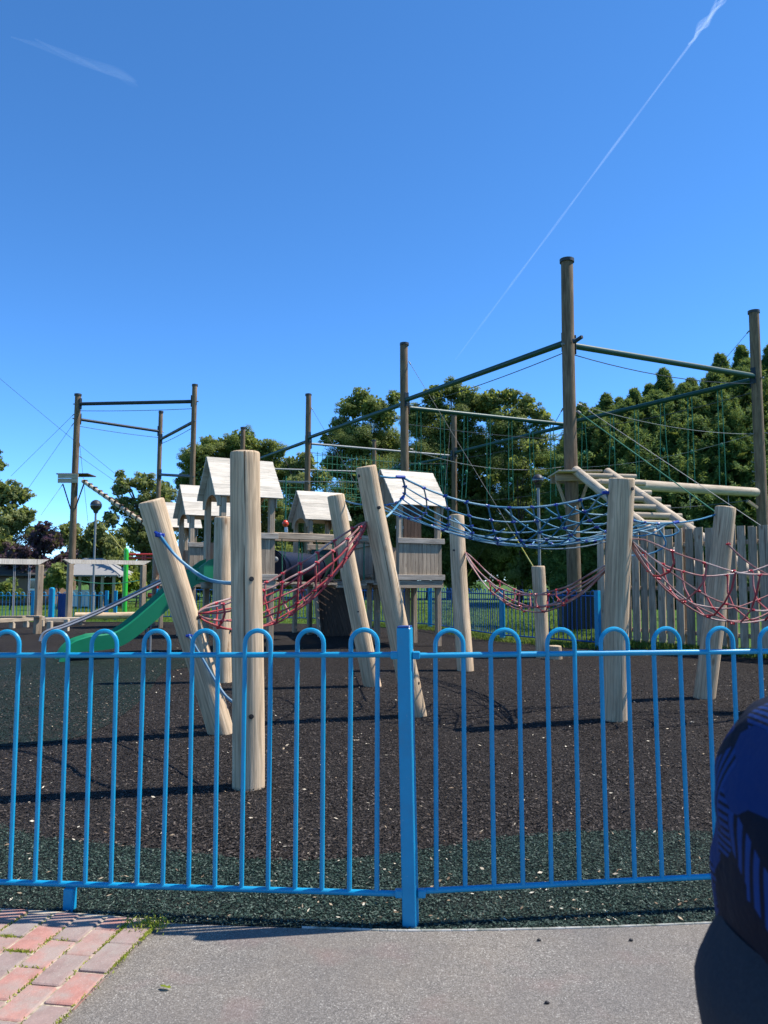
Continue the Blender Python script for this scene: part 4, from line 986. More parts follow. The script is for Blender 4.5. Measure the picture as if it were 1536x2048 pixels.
for i, f in enumerate((.3, .55, .8)):
    q = at(1190, 964, 25.4).lerp(at(1514, 985, 29.2), f); MB().tube([q, q+Vector((0, 0, -.75))], .012, 5).build('hanger', M['cable_light'], root)
MB().tube(cat_curve(at(1300, 1018, 26.5), at(1500, 1000, 29), .05, 8), .012, 5).build('under_cable', M['cable'], root)
# platform and rung beam at the left pole
pb = L1[1]; zp = at(150, 958, 43.6).z; root = thing('platform', 'small boarded platform high on the far left pole', 'platform', pb+Vector((0, 0, zp)))
for k in range(2): MB().box(pb.x-.72, pb.x+.42, pb.y-.62, pb.y-.57, zp-.30+.27*k, zp-.05+.27*k).build('front_board', M['pale_timber'], root)
for k in range(5): MB().box(pb.x-.85, pb.x+.95, pb.y-.55+.25*k, pb.y-.32+.25*k, zp+.20, zp+.26).build('plank', M['timber_dark'], root)
for s in (-1, 1): MB().beam(pb+Vector((s*.6, -.2, zp-.3)), pb+Vector((s*.12, -.15, zp-1.75)), .06, .06).build('strut', M['dark_beam'], root)
a = at(166, 962, 43.0); b = at(292, 1049, 40.0); root = thing('rung_beam', 'slanting beam with rungs descending right from the left platform', 'climbing beam', b)
MB().tube([a, b+(b-a)*.25], .11, 10).build('beam', M['pale_timber'], root); d = (b-a).normalized()
for k in range(13):
    q = a.lerp(b, (k+.5)/12); MB().tube([q+Vector((0, -.22, .10)), q+Vector((0, .22, .14))], .05, 8).build('rung', M['timber_dark'], root)
    MB().tube([q-d*.05, q+d*.05], .122, 10).build('collar', M['timber_dark'], root)

# ------------------------------------------------------------------ things round the playground
def lamp(px, pyg, Y, r, label):
    q = at(px, pyg, Y); root = thing('lamp_post', label, 'lamp', (q.x, Y, 0))
    MB().tube([(q.x, Y, -.05), (q.x, Y, 1.0)], .07, 10).build('base_pole', M['galv'], root); MB().tube([(q.x, Y, .95), (q.x, Y, q.z-r)], .042, 10).build('pole', M['galv'], root)
    MB().ball(q, r, r, r, 22, 14).build('globe', M['glass'], root); MB().tube([q+Vector((0, 0, -r*1.35)), q+Vector((0, 0, -r*.85))], [.07, .11], 12).build('collar', M['cap'], root)
    c = MB(); c.loft([[q+Vector((math.cos(a)*r*1.01*math.cos(e), math.sin(a)*r*1.01*math.cos(e), r*1.01*math.sin(e))) for a in [2*PI*k/20 for k in range(20)]] for e in (.25, .6, .95, 1.25, 1.5)]); c.build('reflector_cap', M['cap'], root)
lamp(192, 1011, 29, .215, 'slim grey lamp post with dark globe at left, beside the platform pole')
lamp(1076, 960, 22.0, .165, 'slim lamp post with dark globe before the dark trees, above the short log')
# bin behind the fence
q = gnd(1159, 1262); root = thing('storage_bin', 'dark green slatted storage bin standing on grass behind the far fence', 'bin', (q.x, q.y, 0))
MB().box(q.x-.46, q.x+.46, q.y, q.y+.8, .04, 1.04).build('body', M['bin'], root)
for k in range(9): MB().box(q.x-.45+.1*k+.006, q.x-.45+.1*k+.092, q.y-.022, q.y-.002, .06, 1.02).build('slat', M['bin'], root)
MB().box(q.x-.50, q.x+.50, q.y-.05, q.y+.84, 1.045, 1.10).build('lid', M['bin'], root)
# timber frames at far left
def gallows(x0, x1, ybeam, posts, label, Y, px0):
    """goal shaped timber frame, turned so that its right end is the farther one"""
    o_ = at(px0, ybeam, Y); tA = math.tan(math.radians(44))
    def on(px): k = (px-768)/(FPX*CP+(ybeam-1024)*SP); t_ = (k*Y-o_.x)/(1-k*tA); return Vector((o_.x+t_, Y+t_*tA, o_.z))
    a = on(x0); b = on(x1); root = thing('play_gantry', label, 'timber gantry', ((a.x+b.x)/2, (a.y+b.y)/2, 0)); d = (b-a).normalized(); n_ = Vector((d.y, -d.x, 0))
    MB().prism([a+d*.25+n_*.085+Vector((0, 0, -.07)), a+n_*.085+Vector((0, 0, .07)), b+n_*.085+Vector((0, 0, .07)), b-d*.25+n_*.085+Vector((0, 0, -.07))], -n_*.17).build('top_beam', M['roof'], root)  # bleached roof boards here, pale colour stands in for sunlight on the beam
    for px in posts: q = on(px); MB().beam((q.x, q.y, -.05), (q.x, q.y, a.z-.072), .17, .17, n_).build('post', M['timber'], root)
    return root, a, b, on
f1, a1, b1, on1 = gallows(-150, 96, 1124, [80, -120], 'timber goal shaped frame at the left edge with hanging ropes', 20.7, 80)
for px in (28, 31, 58, 61):
    q = on1(px); MB().tube([(q.x, q.y, a1.z-.06), (q.x+.01, q.y, .50)], .012, 6).build('hanging_rope', M['cable_light'], f1)
for px, lab in ((10, 'left'), (44, 'right')):
    q = on1(px+20)
    MB().box(q.x-.30, q.x+.30, q.y-.1, q.y+.1, .44, .49).build('swing_board', M['timber'], f1)
f2, a2, b2, on2 = gallows(124, 300, 1123, [141, 287], 'timber goal shaped frame between the platform pole and the green slide', 24.8, 141)
MB().tube(cat_curve(on2(146)-Vector((0, 0, .58)), on2(280)-Vector((0, 0, .6)), .12, 10), .016, 5).build('hanging_rope', M['rope_green'], f2)
a = gnd(-60, 1262); b = gnd(86, 1252); root = thing('balance_beam', 'low pale timber balance beam at the left edge', 'balance beam', a)
MB().beam(a+Vector((0, 0, .24)), b+Vector((0, 0, .24)), .16, .13, (0, 0, 1)).build('beam', M['pale_timber'], root)
for f in (.1, .55, .75, .98): q = a.lerp(b, f); MB().beam(q-Vector((0, 0, .05)), q+Vector((0, 0, .18 if f < .9 else .28)), .14, .14, (0, 1, 0)).build('foot', M['pale_timber'], root)
a = gnd(86, 1252); b = gnd(168, 1250); root = thing('timber_bench', 'low pale timber bench plank between the two left frames', 'bench', a)
MB().beam(a+Vector((0, .1, .17)), b+Vector((0, .1, .17)), .2, .16, (0, 0, 1)).build('plank', M['pale_timber'], root)
for f in (.1, .9): q = a.lerp(b, f)+Vector((0, .1, 0)); MB().beam(q-Vector((0, 0, .05)), q+Vector((0, 0, .09)), .14, .14, (0, 1, 0)).build('foot', M['timber'], root)
for px, py, lab in ((99, 1268, 'square pale timber step post at left, in front of the low bench'), (133, 1262, 'darker timber step post at left, under the second frame post')):
    q = gnd(px, py); root = thing('step_post', lab, 'step', q); MB().beam(q-Vector((0, 0, .05)), q+Vector((0, 0, .34)), .13, .13, (0, 1, 0)).build('block', M['pale_timber'], root)
a = gnd(150, 1241); b = gnd(300, 1239); root = thing('balance_log', 'low pale round log lying across behind the green slide', 'balance beam', a)
MB().log(a+Vector((0, 0, .16)), b+Vector((0, 0, .16)), .13, .12, 14, 12, .03, .01).build('log', M['log'], root)
q = gnd(249, 1228); root = thing('green_post', 'bright green tubular post behind the slide, beside the red frame', 'post', q)
MB().tube([q-Vector((0, 0, .05)), q+Vector((0, 0, at(0, 1099, q.y).z))], .10, 14).build('tube', M['bright_green'], root); MB().ball(q+Vector((0, 0, at(0, 1099, q.y).z)), .10, .10, .06, 12, 6).build('cap', M['bright_green'], root)
root = thing('red_frame', 'red tubular play frame beyond the far left playhouse', 'play frame', gnd(287, 1226)); Yr = gnd(287, 1226).y
for py in (1109, 1116): MB().tube([at(252, py, Yr), at(318, py, Yr)], .05, 8).build('cross_bar', M['red_paint'], root)
for px in (286, 291, 316): q = at(px, 1110, Yr); MB().tube([(q.x, Yr, -.05), (q.x, Yr, q.z)], .05, 8).build('upright', M['red_paint'], root)
MB().tube([at(296, 1190, Yr), at(334, 1192, Yr)], .10, 8).build('low_bar', M['red_paint'], root)
# buildings far left
a = at(-60, 1190, 45); b = at(98, 1190, 45); root = thing('house', 'dark roofed brown house at the far left, half hidden by purple tree', 'house', ((a.x+b.x)/2, 45, 0))
MB().box(a.x, b.x, 45, 49, -.1, 1.75).build('wall', M['render_wall'], root)
zr = at(0, 1122, 45).z
m = MB(); m.prism([(a.x-.3, 44.6, 1.7), (b.x+.25, 44.6, 1.7), (b.x-1.6, 47, zr+.4), (a.x-.3, 47, zr+.4)], (0, 0, .08)); m.prism([(a.x-.3, 49.4, 1.7), (b.x+.25, 49.4, 1.7), (b.x-1.6, 47.02, zr+.4), (a.x-.3, 47.02, zr+.4)], (0, 0, .08)); m.build('roof', M['dark_roof'], root)
for px in (66, 20):
    q = at(px, 1164, 45); f_ = MB(); f_.box(q.x-.22, q.x+.22, 44.95, 45.0-.004, .85, 1.55); wn_ = f_.build('window', M['white'], root)
    MB().box(q.x-.13, q.x+.13, 44.93, 44.948, .97, 1.43).build('pane', M['window'], wn_)
YP = 41.0; a = at(158, 1160, YP); b = at(250, 1160, YP); root = thing('pavilion', 'low open pavilion with a pale grey pitched roof beyond the left fence', 'pavilion', ((a.x+b.x)/2, YP, 0))
ze = at(0, 1153, YP).z; zr = at(0, 1119, YP).z; rl = at(166, 1121, YP).x; rr_ = at(205, 1121, YP).x
rx = [(a.x-.2, YP-1.8, ze), (b.x+.2, YP-1.8, ze), (rr_, YP, zr), (rl, YP, zr)]
m = MB(); m.prism(rx, (0, 0, .07)); m.prism([(p_[0], 2*YP-p_[1]+(.02 if p_[1] > YP-1 else 0), p_[2]) for p_ in rx], (0, 0, .07)); m.prism([(b.x+.22, YP-1.8, ze), (b.x+.22, YP+1.8, ze), (rr_+.01, YP, zr)], (0, 0, .07)); m.prism([(a.x-.22, YP-1.8, ze), (a.x-.22, YP+1.8, ze), (rl-.01, YP, zr)], (0, 0, .07)); m.build('roof', M['hut_roof'], root)
for px in (160, 183, 205, 228, 248): q = at(px, 1160, YP-1.6); MB().beam((q.x, YP-1.6, -.05), (q.x, YP-1.6, ze), .13, .13, (0, 1, 0)).build('post', M['timber'], root)
MB().box(a.x, b.x-.3, YP+1.4, YP+1.55, -.1, ze-.02).build('back_wall', M['timber_dark'], root)
MB().box(a.x+.2, a.x+1.4, YP-1.4, YP-1.35, .1, .95).build('counter', M['white'], root)

# ------------------------------------------------------------------ trees
def tree(name, label, Y, circles, mat, lpa=42, leaf=.13, trunk_px=None, cat='tree', group=None, squash=.85, asp=.55, depth=.6, clump=.30, flat=.0, trunk_r=.25, trunk=True, hang=0.0):
    cs = [(at(px, py, Y), r/FPX*Y) for px, py, r in circles]
    bx_ = at(trunk_px, 1200, Y).x if trunk_px is not None else sum(c.x for c, r in cs)/len(cs)
    root = thing(name, label, cat, (bx_, Y, 0), group)
    Ps, Ns, Rs, Sz = [], [], [], []
    for c, r in cs:
        yo = random.uniform(-1, 1)*r*depth; c = Vector((c.x, Y+yo, c.z))
        K = max(10, int(19*(r/1.6)**1.25)); dirs = unit(K); 
        base = random.uniform(.25, .75)
        for dv in dirs:
            cc = np.array(c)+dv*r*np.array([1, 1, squash])*RNG.uniform(.55, .98); cr = clump*r*RNG.uniform(.5, 1.15)
            if cc[2] < .15: continue
            n = max(10, int(lpa*(cr/leaf)**1.65)); q = RNG.normal(size=(n, 3)); q = q/np.linalg.norm(q, axis=1, keepdims=True)*RNG.uniform(.35, 1.0, (n, 1))
            pos = cc+q*cr*np.array([1.05, 1.05, .72]); Ps.append(pos); Ns.append(nrm(q*.7+dv*.5+np.array([0, 0, .75])+RNG.normal(size=(n, 3))*.38)); Rs.append(np.clip(base+RNG.normal(0, .10)+RNG.normal(0, .22, n), 0, 1)); Sz.append(RNG.uniform(.6, 1.2, n)*leaf)
        # inner mass of larger leaves keeps the crown opaque
        n = int(800*(r/1.5)**1.8); q = unit(n)*RNG.uniform(.15, .74, (n, 1)); pos = np.array(c)+q*r; ok = pos[:, 2] > .1
        Ps.append(pos[ok]); Ns.append(unit(n)[ok]); Rs.append(RNG.uniform(.1, .75, n)[ok]); Sz.append((RNG.uniform(.9, 1.5, n)*.30)[ok])
    P = np.vstack(Ps); N = np.vstack(Ns); R = np.concatenate(Rs); Z = np.concatenate(Sz)
    T = nrm(np.cross(N, unit(len(P)))); 
    if hang: T = nrm(T*(1-hang)+np.array([0, 0, -1.])*hang)
    V = nrm(np.cross(N, T))*(Z*.5*asp)[:, None]; U = T*(Z*.5)[:, None]
    quads('crown', P, U, V, R, M[mat], root)
    if trunk:
        zt = max(c.z for c, r in cs); lowz = min(c.z for c, r in cs); m = MB()
        m.tube(bez([(bx_, Y, -.1), (bx_+.05, Y, zt*.3), (bx_-.05, Y+.1, zt*.8)], 6), [trunk_r*(1.15-.85*i/12) for i in range(13)], 10)
        for c, r in cs:
            if c.z > zt*.35: m.tube(bez([(bx_, Y, max(.5, c.z*.55)), ((bx_+c.x)/2, Y, c.z*.85), tuple(c)], 4), [trunk_r*.4, trunk_r*.36, trunk_r*.32, trunk_r*.28, trunk_r*.25, trunk_r*.2, trunk_r*.15, trunk_r*.1, .02], 6)
        m.build('trunk', M['bark'], root)
    return root
G_ = 'trees beyond the playground'
tree('birch_tree', 'light green loose tree at the left edge behind the guy wires', 47, [(8, 985, 34), (38, 990, 26), (20, 1040, 46), (52, 1030, 22), (-30, 1000, 55), (5, 1085, 50), (-40, 1080, 60), (60, 1065, 20), (-25, 935, 32)], 'leaf_light', trunk_px=-20, leaf=.13, lpa=40, group=G_, hang=.3)
tree('cypress_tree', 'thin dark tree tip showing at the very left edge', 58, [(-12, 905, 16), (-8, 930, 20), (-16, 890, 8), (-14, 980, 34), (-16, 1060, 44), (-14, 1140, 50)], 'leaf_dark', trunk_px=-14, leaf=.13, group=G_)
tree('copper_beech', 'dark purple leaved tree at left behind the timber frame', 46, [(75, 1083, 42), (108, 1078, 26), (40, 1115, 38), (132, 1118, 26), (10, 1130, 32), (88, 1056, 18), (70, 1130, 44), (118, 1135, 30)], 'leaf_purple', trunk_px=75, leaf=.13, group=G_)
tree('willow_tree', 'broad pale olive tree behind the left lamp post', 52, [(180, 1085, 46), (142, 1066, 28), (215, 1088, 40), (235, 1118, 38), (160, 1115, 42), (198, 1058, 22), (120, 1078, 22), (255, 1135, 34), (190, 1140, 46), (140, 1150, 36)], 'leaf_light', trunk_px=185, leaf=.13, lpa=48, group=G_, hang=.4)
tree('ash_tree', 'mid green loose tree between the left lamp post and the round tree', 54, [(250, 972, 26), (285, 965, 30), (238, 1008, 28), (285, 1015, 44), (322, 985, 36), (268, 1065, 46), (315, 1075, 50), (240, 948, 12), (225, 1040, 22), (300, 1130, 50)], 'leaf_light', trunk_px=285, leaf=.13, lpa=40, group=G_)
tree('oak_tree', 'big round topped dark green tree left of centre behind playhouses', 66, [(400, 925, 46), (450, 900, 44), (490, 892, 42), (530, 910, 46), (562, 945, 46), (440, 975, 70), (520, 985, 70), (372, 965, 30), (385, 1040, 60), (480, 1060, 80), (575, 1040, 60), (420, 890, 24), (540, 1110, 60), (400, 1120, 60)], 'leaf_mid', trunk_px=470, leaf=.13, group=G_)
tree('ash_tree', 'yellowish green smaller tree just left of the middle pole', 60, [(585, 930, 28), (612, 925, 30), (600, 975, 40), (640, 960, 30), (630, 1020, 50), (590, 1050, 46), (560, 905, 16)], 'leaf_light', trunk_px=605, leaf=.13, group=G_)
tree('lime_tree', 'tall dark green tree with loose top left of the middle pole', 68, [(722, 792, 28), (700, 812, 34), (745, 820, 36), (680, 855, 36), (770, 835, 34), (715, 890, 62), (775, 890, 56), (665, 930, 38), (735, 975, 78), (655, 880, 18), (790, 800, 22), (700, 1050, 80), (790, 1050, 80)], 'leaf_mid', trunk_px=730, leaf=.13, group=G_)
tree('oak_tree', 'massive dark tree right of the middle pole, under the green beam', 62, [(868, 795, 34), (905, 778, 30), (930, 800, 36), (960, 815, 40), (840, 840, 44), (900, 860, 70), (860, 930, 74), (945, 920, 70), (885, 1010, 84), (960, 1010, 74), (900, 1090, 84), (960, 1100, 70), (830, 1080, 70)], 'leaf_dark', trunk_px=900, leaf=.13, group=G_, depth=.35)
tree('oak_tree', 'rounded dark tree just left of the tallest pole', 60, [(985, 800, 32), (1018, 795, 28), (1050, 815, 34), (1080, 840, 30), (1010, 850, 54), (1070, 885, 42), (1020, 930, 66), (1090, 920, 34), (1060, 1000, 70), (1100, 1000, 50), (1040, 1080, 76), (1110, 1090, 60)], 'leaf_dark', trunk_px=1040, leaf=.13, group=G_, depth=.35)
tree('holly_bush', 'pale glossy leaved holly standing out before the dark trees', 50, [(1035, 935, 30), (1060, 900, 26), (1020, 985, 24), (1075, 955, 26), (1000, 1000, 22), (1050, 985, 24), (985, 960, 16), (1040, 1070, 40), (1040, 1140, 40)], 'leaf_dark', trunk_px=1040, leaf=.13, lpa=28, group=G_, clump=.36, trunk_r=.12)
# dark understorey: shrubs added to darken the shaded gap under the crowns
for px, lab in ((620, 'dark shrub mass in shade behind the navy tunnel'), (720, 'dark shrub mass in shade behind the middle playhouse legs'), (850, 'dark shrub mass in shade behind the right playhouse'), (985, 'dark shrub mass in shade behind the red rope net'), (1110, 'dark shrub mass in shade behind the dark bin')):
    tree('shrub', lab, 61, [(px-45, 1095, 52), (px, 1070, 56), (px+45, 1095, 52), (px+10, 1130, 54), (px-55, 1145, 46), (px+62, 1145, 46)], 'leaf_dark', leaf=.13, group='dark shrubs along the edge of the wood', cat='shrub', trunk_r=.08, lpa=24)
for px, py, r, lab, mt, Y in ((116, 1150, 26, 'dark green bush between the two left timber frames', 'leaf_mid', 38), (232, 1172, 14, 'bright yellow green bush beside the bright green post', 'leaf_yellow', 40), (205, 1172, 11, 'small yellow green bush in front of the pavilion', 'leaf_yellow', 42), (272, 1162, 20, 'yellow green bush behind the red frame', 'leaf_yellow', 41), (20, 1178, 22, 'dark bush at the left edge under the frame', 'leaf_dark', 38), (60, 1150, 30, 'dark bush behind the dark roofed house', 'leaf_dark', 54), (330, 1140, 40, 'dark bush behind the far left playhouse', 'leaf_dark', 48), (420, 1150, 46, 'dark bush behind the near playhouse legs', 'leaf_mid', 52), (560, 1130, 50, 'dark bush behind the navy tunnel', 'leaf_dark', 55)):
    tree('bush', lab, Y, [(px, py, r), (px-r*.6, py+r*.5, r*.7), (px+r*.6, py+r*.5, r*.7), (px+r*.1, py-r*.6, r*.55)], mt, leaf=.14, group='bushes beyond the fence', cat='bush', trunk_r=.05)
# conifers: plumes of flattened sprays
def conifer(label, px, pytop, Y, hw, seedk):
    tip = at(px, pytop, Y); root = thing('conifer', label, 'tree', (tip.x, Y, 0), 'tall conifers behind the palisade'); H = tip.z
    R0 = hw/FPX*Y; Ps, Us, Vs, Rs = [], [], [], []
    nb = int(60*H*(R0/1.9))
    for i in range(nb):
        h = H*(1-(RNG.uniform(0, 1)**1.15)*.99); f = (H-h)/H; rad = R0*min(1, (f*(2.1 if hw < 80 else 3.6))**.85+.02)*(1-.08*f)
        a = RNG.uniform(0, 2*PI); out = np.array([math.cos(a), math.sin(a), 0]); rr = rad*RNG.uniform(.55, 1.05)*(1+.30*math.sin(2*a+seedk*1.7+h*.9)*math.sin(h*1.3+seedk))
        c = np.array([tip.x, Y, h])+out*rr; ln = RNG.uniform(.55, 1.25)*(.25+.75*min(1, f*3.6)); dirn = nrm((out*RNG.uniform(.5, 1)+np.array([0, 0, RNG.uniform(.1, .8)+max(0, .9-f*4)])+RNG.normal(size=3)*.25)[None])[0]
        side = np.cross(dirn, [0, 0, 1.]); side = side/max(1e-6, np.linalg.norm(side)); n = 84; t_ = RNG.uniform(0, 1, n); s_ = RNG.uniform(-1, 1, n)
        w = .42*ln*(1-t_*.75)
        pos = c+dirn*(t_*ln)[:, None]+side*(s_*w)[:, None]+np.array([0, 0, -1.])*(.55*ln*(np.abs(s_)**1.5*.6+t_**2*.5))[:, None]+RNG.normal(size=(n, 3))*.05
        u = nrm(dirn*.8+side*(s_*.9)[:, None]+np.array([0, 0, -.45])+RNG.normal(size=(n, 3))*.35); sz = RNG.uniform(.08, .19, n)
        nn_ = nrm(np.array([0, 0, .75])+out*.55+RNG.normal(size=(n, 3))*.4); v = nrm(np.cross(nn_, u))
        Ps.append(pos); Us.append(u*(sz*.85)[:, None]); Vs.append(v*(sz*.15)[:, None]); Rs.append(np.clip(RNG.uniform(.2, .7)+t_*.25+RNG.normal(0, .12, n), 0, 1))
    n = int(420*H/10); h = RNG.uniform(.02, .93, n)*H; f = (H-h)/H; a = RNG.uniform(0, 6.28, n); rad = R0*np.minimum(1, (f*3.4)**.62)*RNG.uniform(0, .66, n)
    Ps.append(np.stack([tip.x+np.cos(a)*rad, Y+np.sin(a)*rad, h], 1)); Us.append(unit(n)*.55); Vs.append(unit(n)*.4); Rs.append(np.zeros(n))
    quads('crown', np.vstack(Ps), np.vstack(Us), np.vstack(Vs), np.concatenate(Rs), M['leaf_conifer'], root)
    MB().tube([(tip.x, Y, -.1), (tip.x, Y, H*.5), (tip.x, Y, H*.95)], [.28, .18, .03], 8).build('trunk', M['bark'], root)
for i, (lab, px, py, Y, hw) in enumerate([('dark conifer just behind the tallest pole', 1165, 812, 46, 60), ('dark conifer with twin tip right of the tallest pole', 1212, 792, 47, 56), ('dark conifer with low broad top between two taller ones', 1268, 782, 45, 60), ('slim pointed conifer below the green overhead beam', 1327, 742, 46, 56), ('dark conifer right of the slim pointed one', 1382, 762, 44, 62), ('tall conifer left of the right edge pole', 1440, 712, 45, 64), ('tallest conifer beside the right edge pole', 1482, 696, 47, 62), ('narrow conifer leader just left of the slim pointed conifer', 1298, 772, 48, 34), ('broad conifer filling in just right of the tallest pole', 1188, 822, 43, 92), ('broad conifer under the beam, left of the slim pointed conifer', 1250, 806, 43, 92), ('broad conifer in front of the slim pointed conifer', 1312, 786, 43, 92), ('broad conifer behind the fourth rope pair before the conifers', 1368, 772, 43, 92), ('broad conifer in front of the two tall ones by the right pole', 1428, 748, 43, 92), ('broad conifer just left of the right edge pole', 1492, 728, 43, 92), ('narrow conifer leader beside the tall pole top tip', 1238, 800, 48, 30), ('dark conifer behind the right edge pole', 1545, 690, 45, 70), ('dark conifer beyond the right edge', 1620, 720, 45, 70), ('dark low conifer behind the log ladder', 1235, 850, 42, 70), ('dark low conifer behind the balance log', 1350, 850, 41, 74), ('dark low conifer behind the right leaning log', 1460, 830, 41, 76), ('conifer at the wood edge behind the bin', 1130, 880, 49, 60)]):
    conifer(lab, px, py, Y, hw, i)
# ------------------------------------------------------------------ grass blades
def blades(name, n, xf, smin, smax):
    X, Y = xf(n); n = len(X); a = RNG.uniform(0, 6.28, n); L = RNG.uniform(smin, smax, n)
    U = nrm(np.stack([RNG.normal(0, .35, n), RNG.normal(0, .35, n), np.ones(n)], 1))*(L/2)[:, None]; V = np.stack([np.cos(a), np.sin(a), 0*a], 1)*(L*.06+.004)[:, None]
    P = np.stack([X, Y, L*.42-.012], 1); quads(name, P, U, V, np.clip(RNG.normal(.5, .25, n), 0, 1), M['grass'], kind='stuff')
def fieldf(n):
    Y = 17+34*RNG.uniform(0, 1, n)**1.5; X = RNG.uniform(-.45, .30, n)*Y
    bl = np.array(back); 
    inside = np.zeros(n, bool); poly = edge+back; j = len(poly)-1
    for i in range(len(poly)):
        xi, yi = poly[i]; xj, yj = poly[j]; c_ = ((yi > Y) != (yj > Y)) & (X < (xj-xi)*(Y-yi)/((yj-yi) if abs(yj-yi) > 1e-9 else 1e-9)+xi); inside ^= c_; j = i
    return X[~inside], Y[~inside]
blades('grass', 90000, fieldf, .05, .12)
def wall_grass(n):
    s = RNG.uniform(-.3, 7.5, n); o_ = np.abs(RNG.normal(0, .22, n)); return W0.x+wd.x*s+wn.x*o_, W0.y+wd.y*s+wn.y*o_
blades('grass_verge', 9000, wall_grass, .05, .20)
def fence_grass(n):
    k = RNG.integers(0, 3, n); t_ = RNG.uniform(0, 1, n); A_ = np.array([list(FP[i]) for i in k]); B_ = np.array([list(FP[i+1]) for i in k]); q = A_+(B_-A_)*t_[:, None]
    return q[:, 0]+RNG.normal(0, .18, n), q[:, 1]+RNG.normal(0, .18, n)
blades('grass_fringe', 9000, fence_grass, .04, .14)

# ------------------------------------------------------------------ contrail and wisp of cirrus
t = NT('ice_cloud'); g = t.attr('gc')
lw = t.n('ShaderNodeLayerWeight', Blend=.5).outputs[1]; soft = t.math('POWER', t.math('SUBTRACT', 1.0, lw), 1.3)
n1 = t.noise(t.scale(g, (.012, .012, .0011)), 1.0, 6, .65); den = t.attr('rid', False)
al = t.math('MULTIPLY', t.math('MULTIPLY', soft, den), t.ramp(n1, [(.34, .15), (.58, 1.0)]), True)
d = t.n('ShaderNodeBsdfDiffuse', Color=(.9, .9, .9, 1)); tl_ = t.n('ShaderNodeBsdfTranslucent', Color=(.9, .9, .9, 1)); m1 = t.n('ShaderNodeAddShader', i0=d.outputs[0], i1=tl_.outputs[0])
tp_ = t.n('ShaderNodeBsdfTransparent'); mx = t.n('ShaderNodeMixShader', Fac=al, i1=tp_.outputs[0], i2=m1.outputs[0]); t.link(mx.outputs[0], t.out.inputs[0]); M['ice'] = t.m
ALT = 3000.0
def sky_pt(px, py):
    q = at(px, py, 1.0)-Vector((0, 0, CAM_H)); return q*(ALT/q.z)+Vector((0, 0, CAM_H))
A = sky_pt(911, 719); B = sky_pt(1455, -12); E = B+(B-A)*.1
m = MB(); N_ = 60; pts = [A.lerp(E, i/N_) for i in range(N_+1)]
rr_ = []
for i, p_ in enumerate(pts):
    f = i/N_; base = p_.length*(2.0+.6*f+.5*math.sin(f*37))/FPX; rr_.append(max(2, base*(.35+.65*min(1, f*6))))
m.tube(pts, rr_, 12, rid=.055); o = m.build('jet_contrail', M['ice']); tag(o, 'thin straight white jet contrail slanting across the upper right sky', 'contrail')
m = MB(); 
for k in range(3):
    a = sky_pt(1378+k*7, 86-k*6); b = sky_pt(1444+k*5, -8); pts = [a.lerp(b, i/24)+Vector((14*math.sin(i*.5+k*2), 10*math.cos(i*.4+k), 0)) for i in range(25)]
    m.tube(pts, [max(1, p_.length*((4.2-.6*k)*math.sin(PI*(.08+.9*i/24))**.7)/FPX) for i, p_ in enumerate(pts)], 12, rid=.055)
o = m.build('contrail_cloud', M['ice']); tag(o, 'thicker broken white stretch of the contrail near the top right corner', 'contrail')
m = MB()
for k, (a, b, w_) in enumerate([((70, 78), (274, 166), 8), ((150, 112), (272, 164), 9), ((20, 70), (200, 138), 7), ((215, 142), (275, 170), 6)]):
    a = sky_pt(*a); b = sky_pt(*b); pts = [a.lerp(b, i/24)+Vector((0, 16*math.sin(i*.22+k), 0)) for i in range(25)]
    m.tube(pts, [max(1, p_.length*(w_*math.sin(PI*min(.97, .03+.93*(i/24)**1.5))**.8)/FPX) for i, p_ in enumerate(pts)], 14, rid=.012)
o = m.build('cirrus_wisp', M['ice']); tag(o, 'faint feathery cirrus wisp in the upper left sky', 'cloud')
# ------------------------------------------------------------------ person bending forward beside the camera
PY = 1.05
root = thing('person', 'person in dark blue striped shirt bending forward at the right edge, close to the camera', 'person', (at(1560, 1990, PY).x, PY, 0))
def ring(c, ax, ay, tilt=0.0, n=36, roll=0.0):
    """ellipse round c: ax along the facing direction (tilted in xz by tilt), ay across"""
    out = []
    for k in range(n):
        a = 2*PI*k/n; dx = math.cos(a)*ax; dy = math.sin(a)*ay
        out.append(Vector((c[0]+dx*math.cos(tilt), c[1]+dy, c[2]+dx*math.sin(tilt))))
    return out
def left(px, py, ax, ay, tilt=0.0):
    px += 24
    q = at(px, py, PY); return ring((q.x+ax*math.cos(tilt), PY, q.z+ax*math.sin(tilt)), ax, ay, tilt)
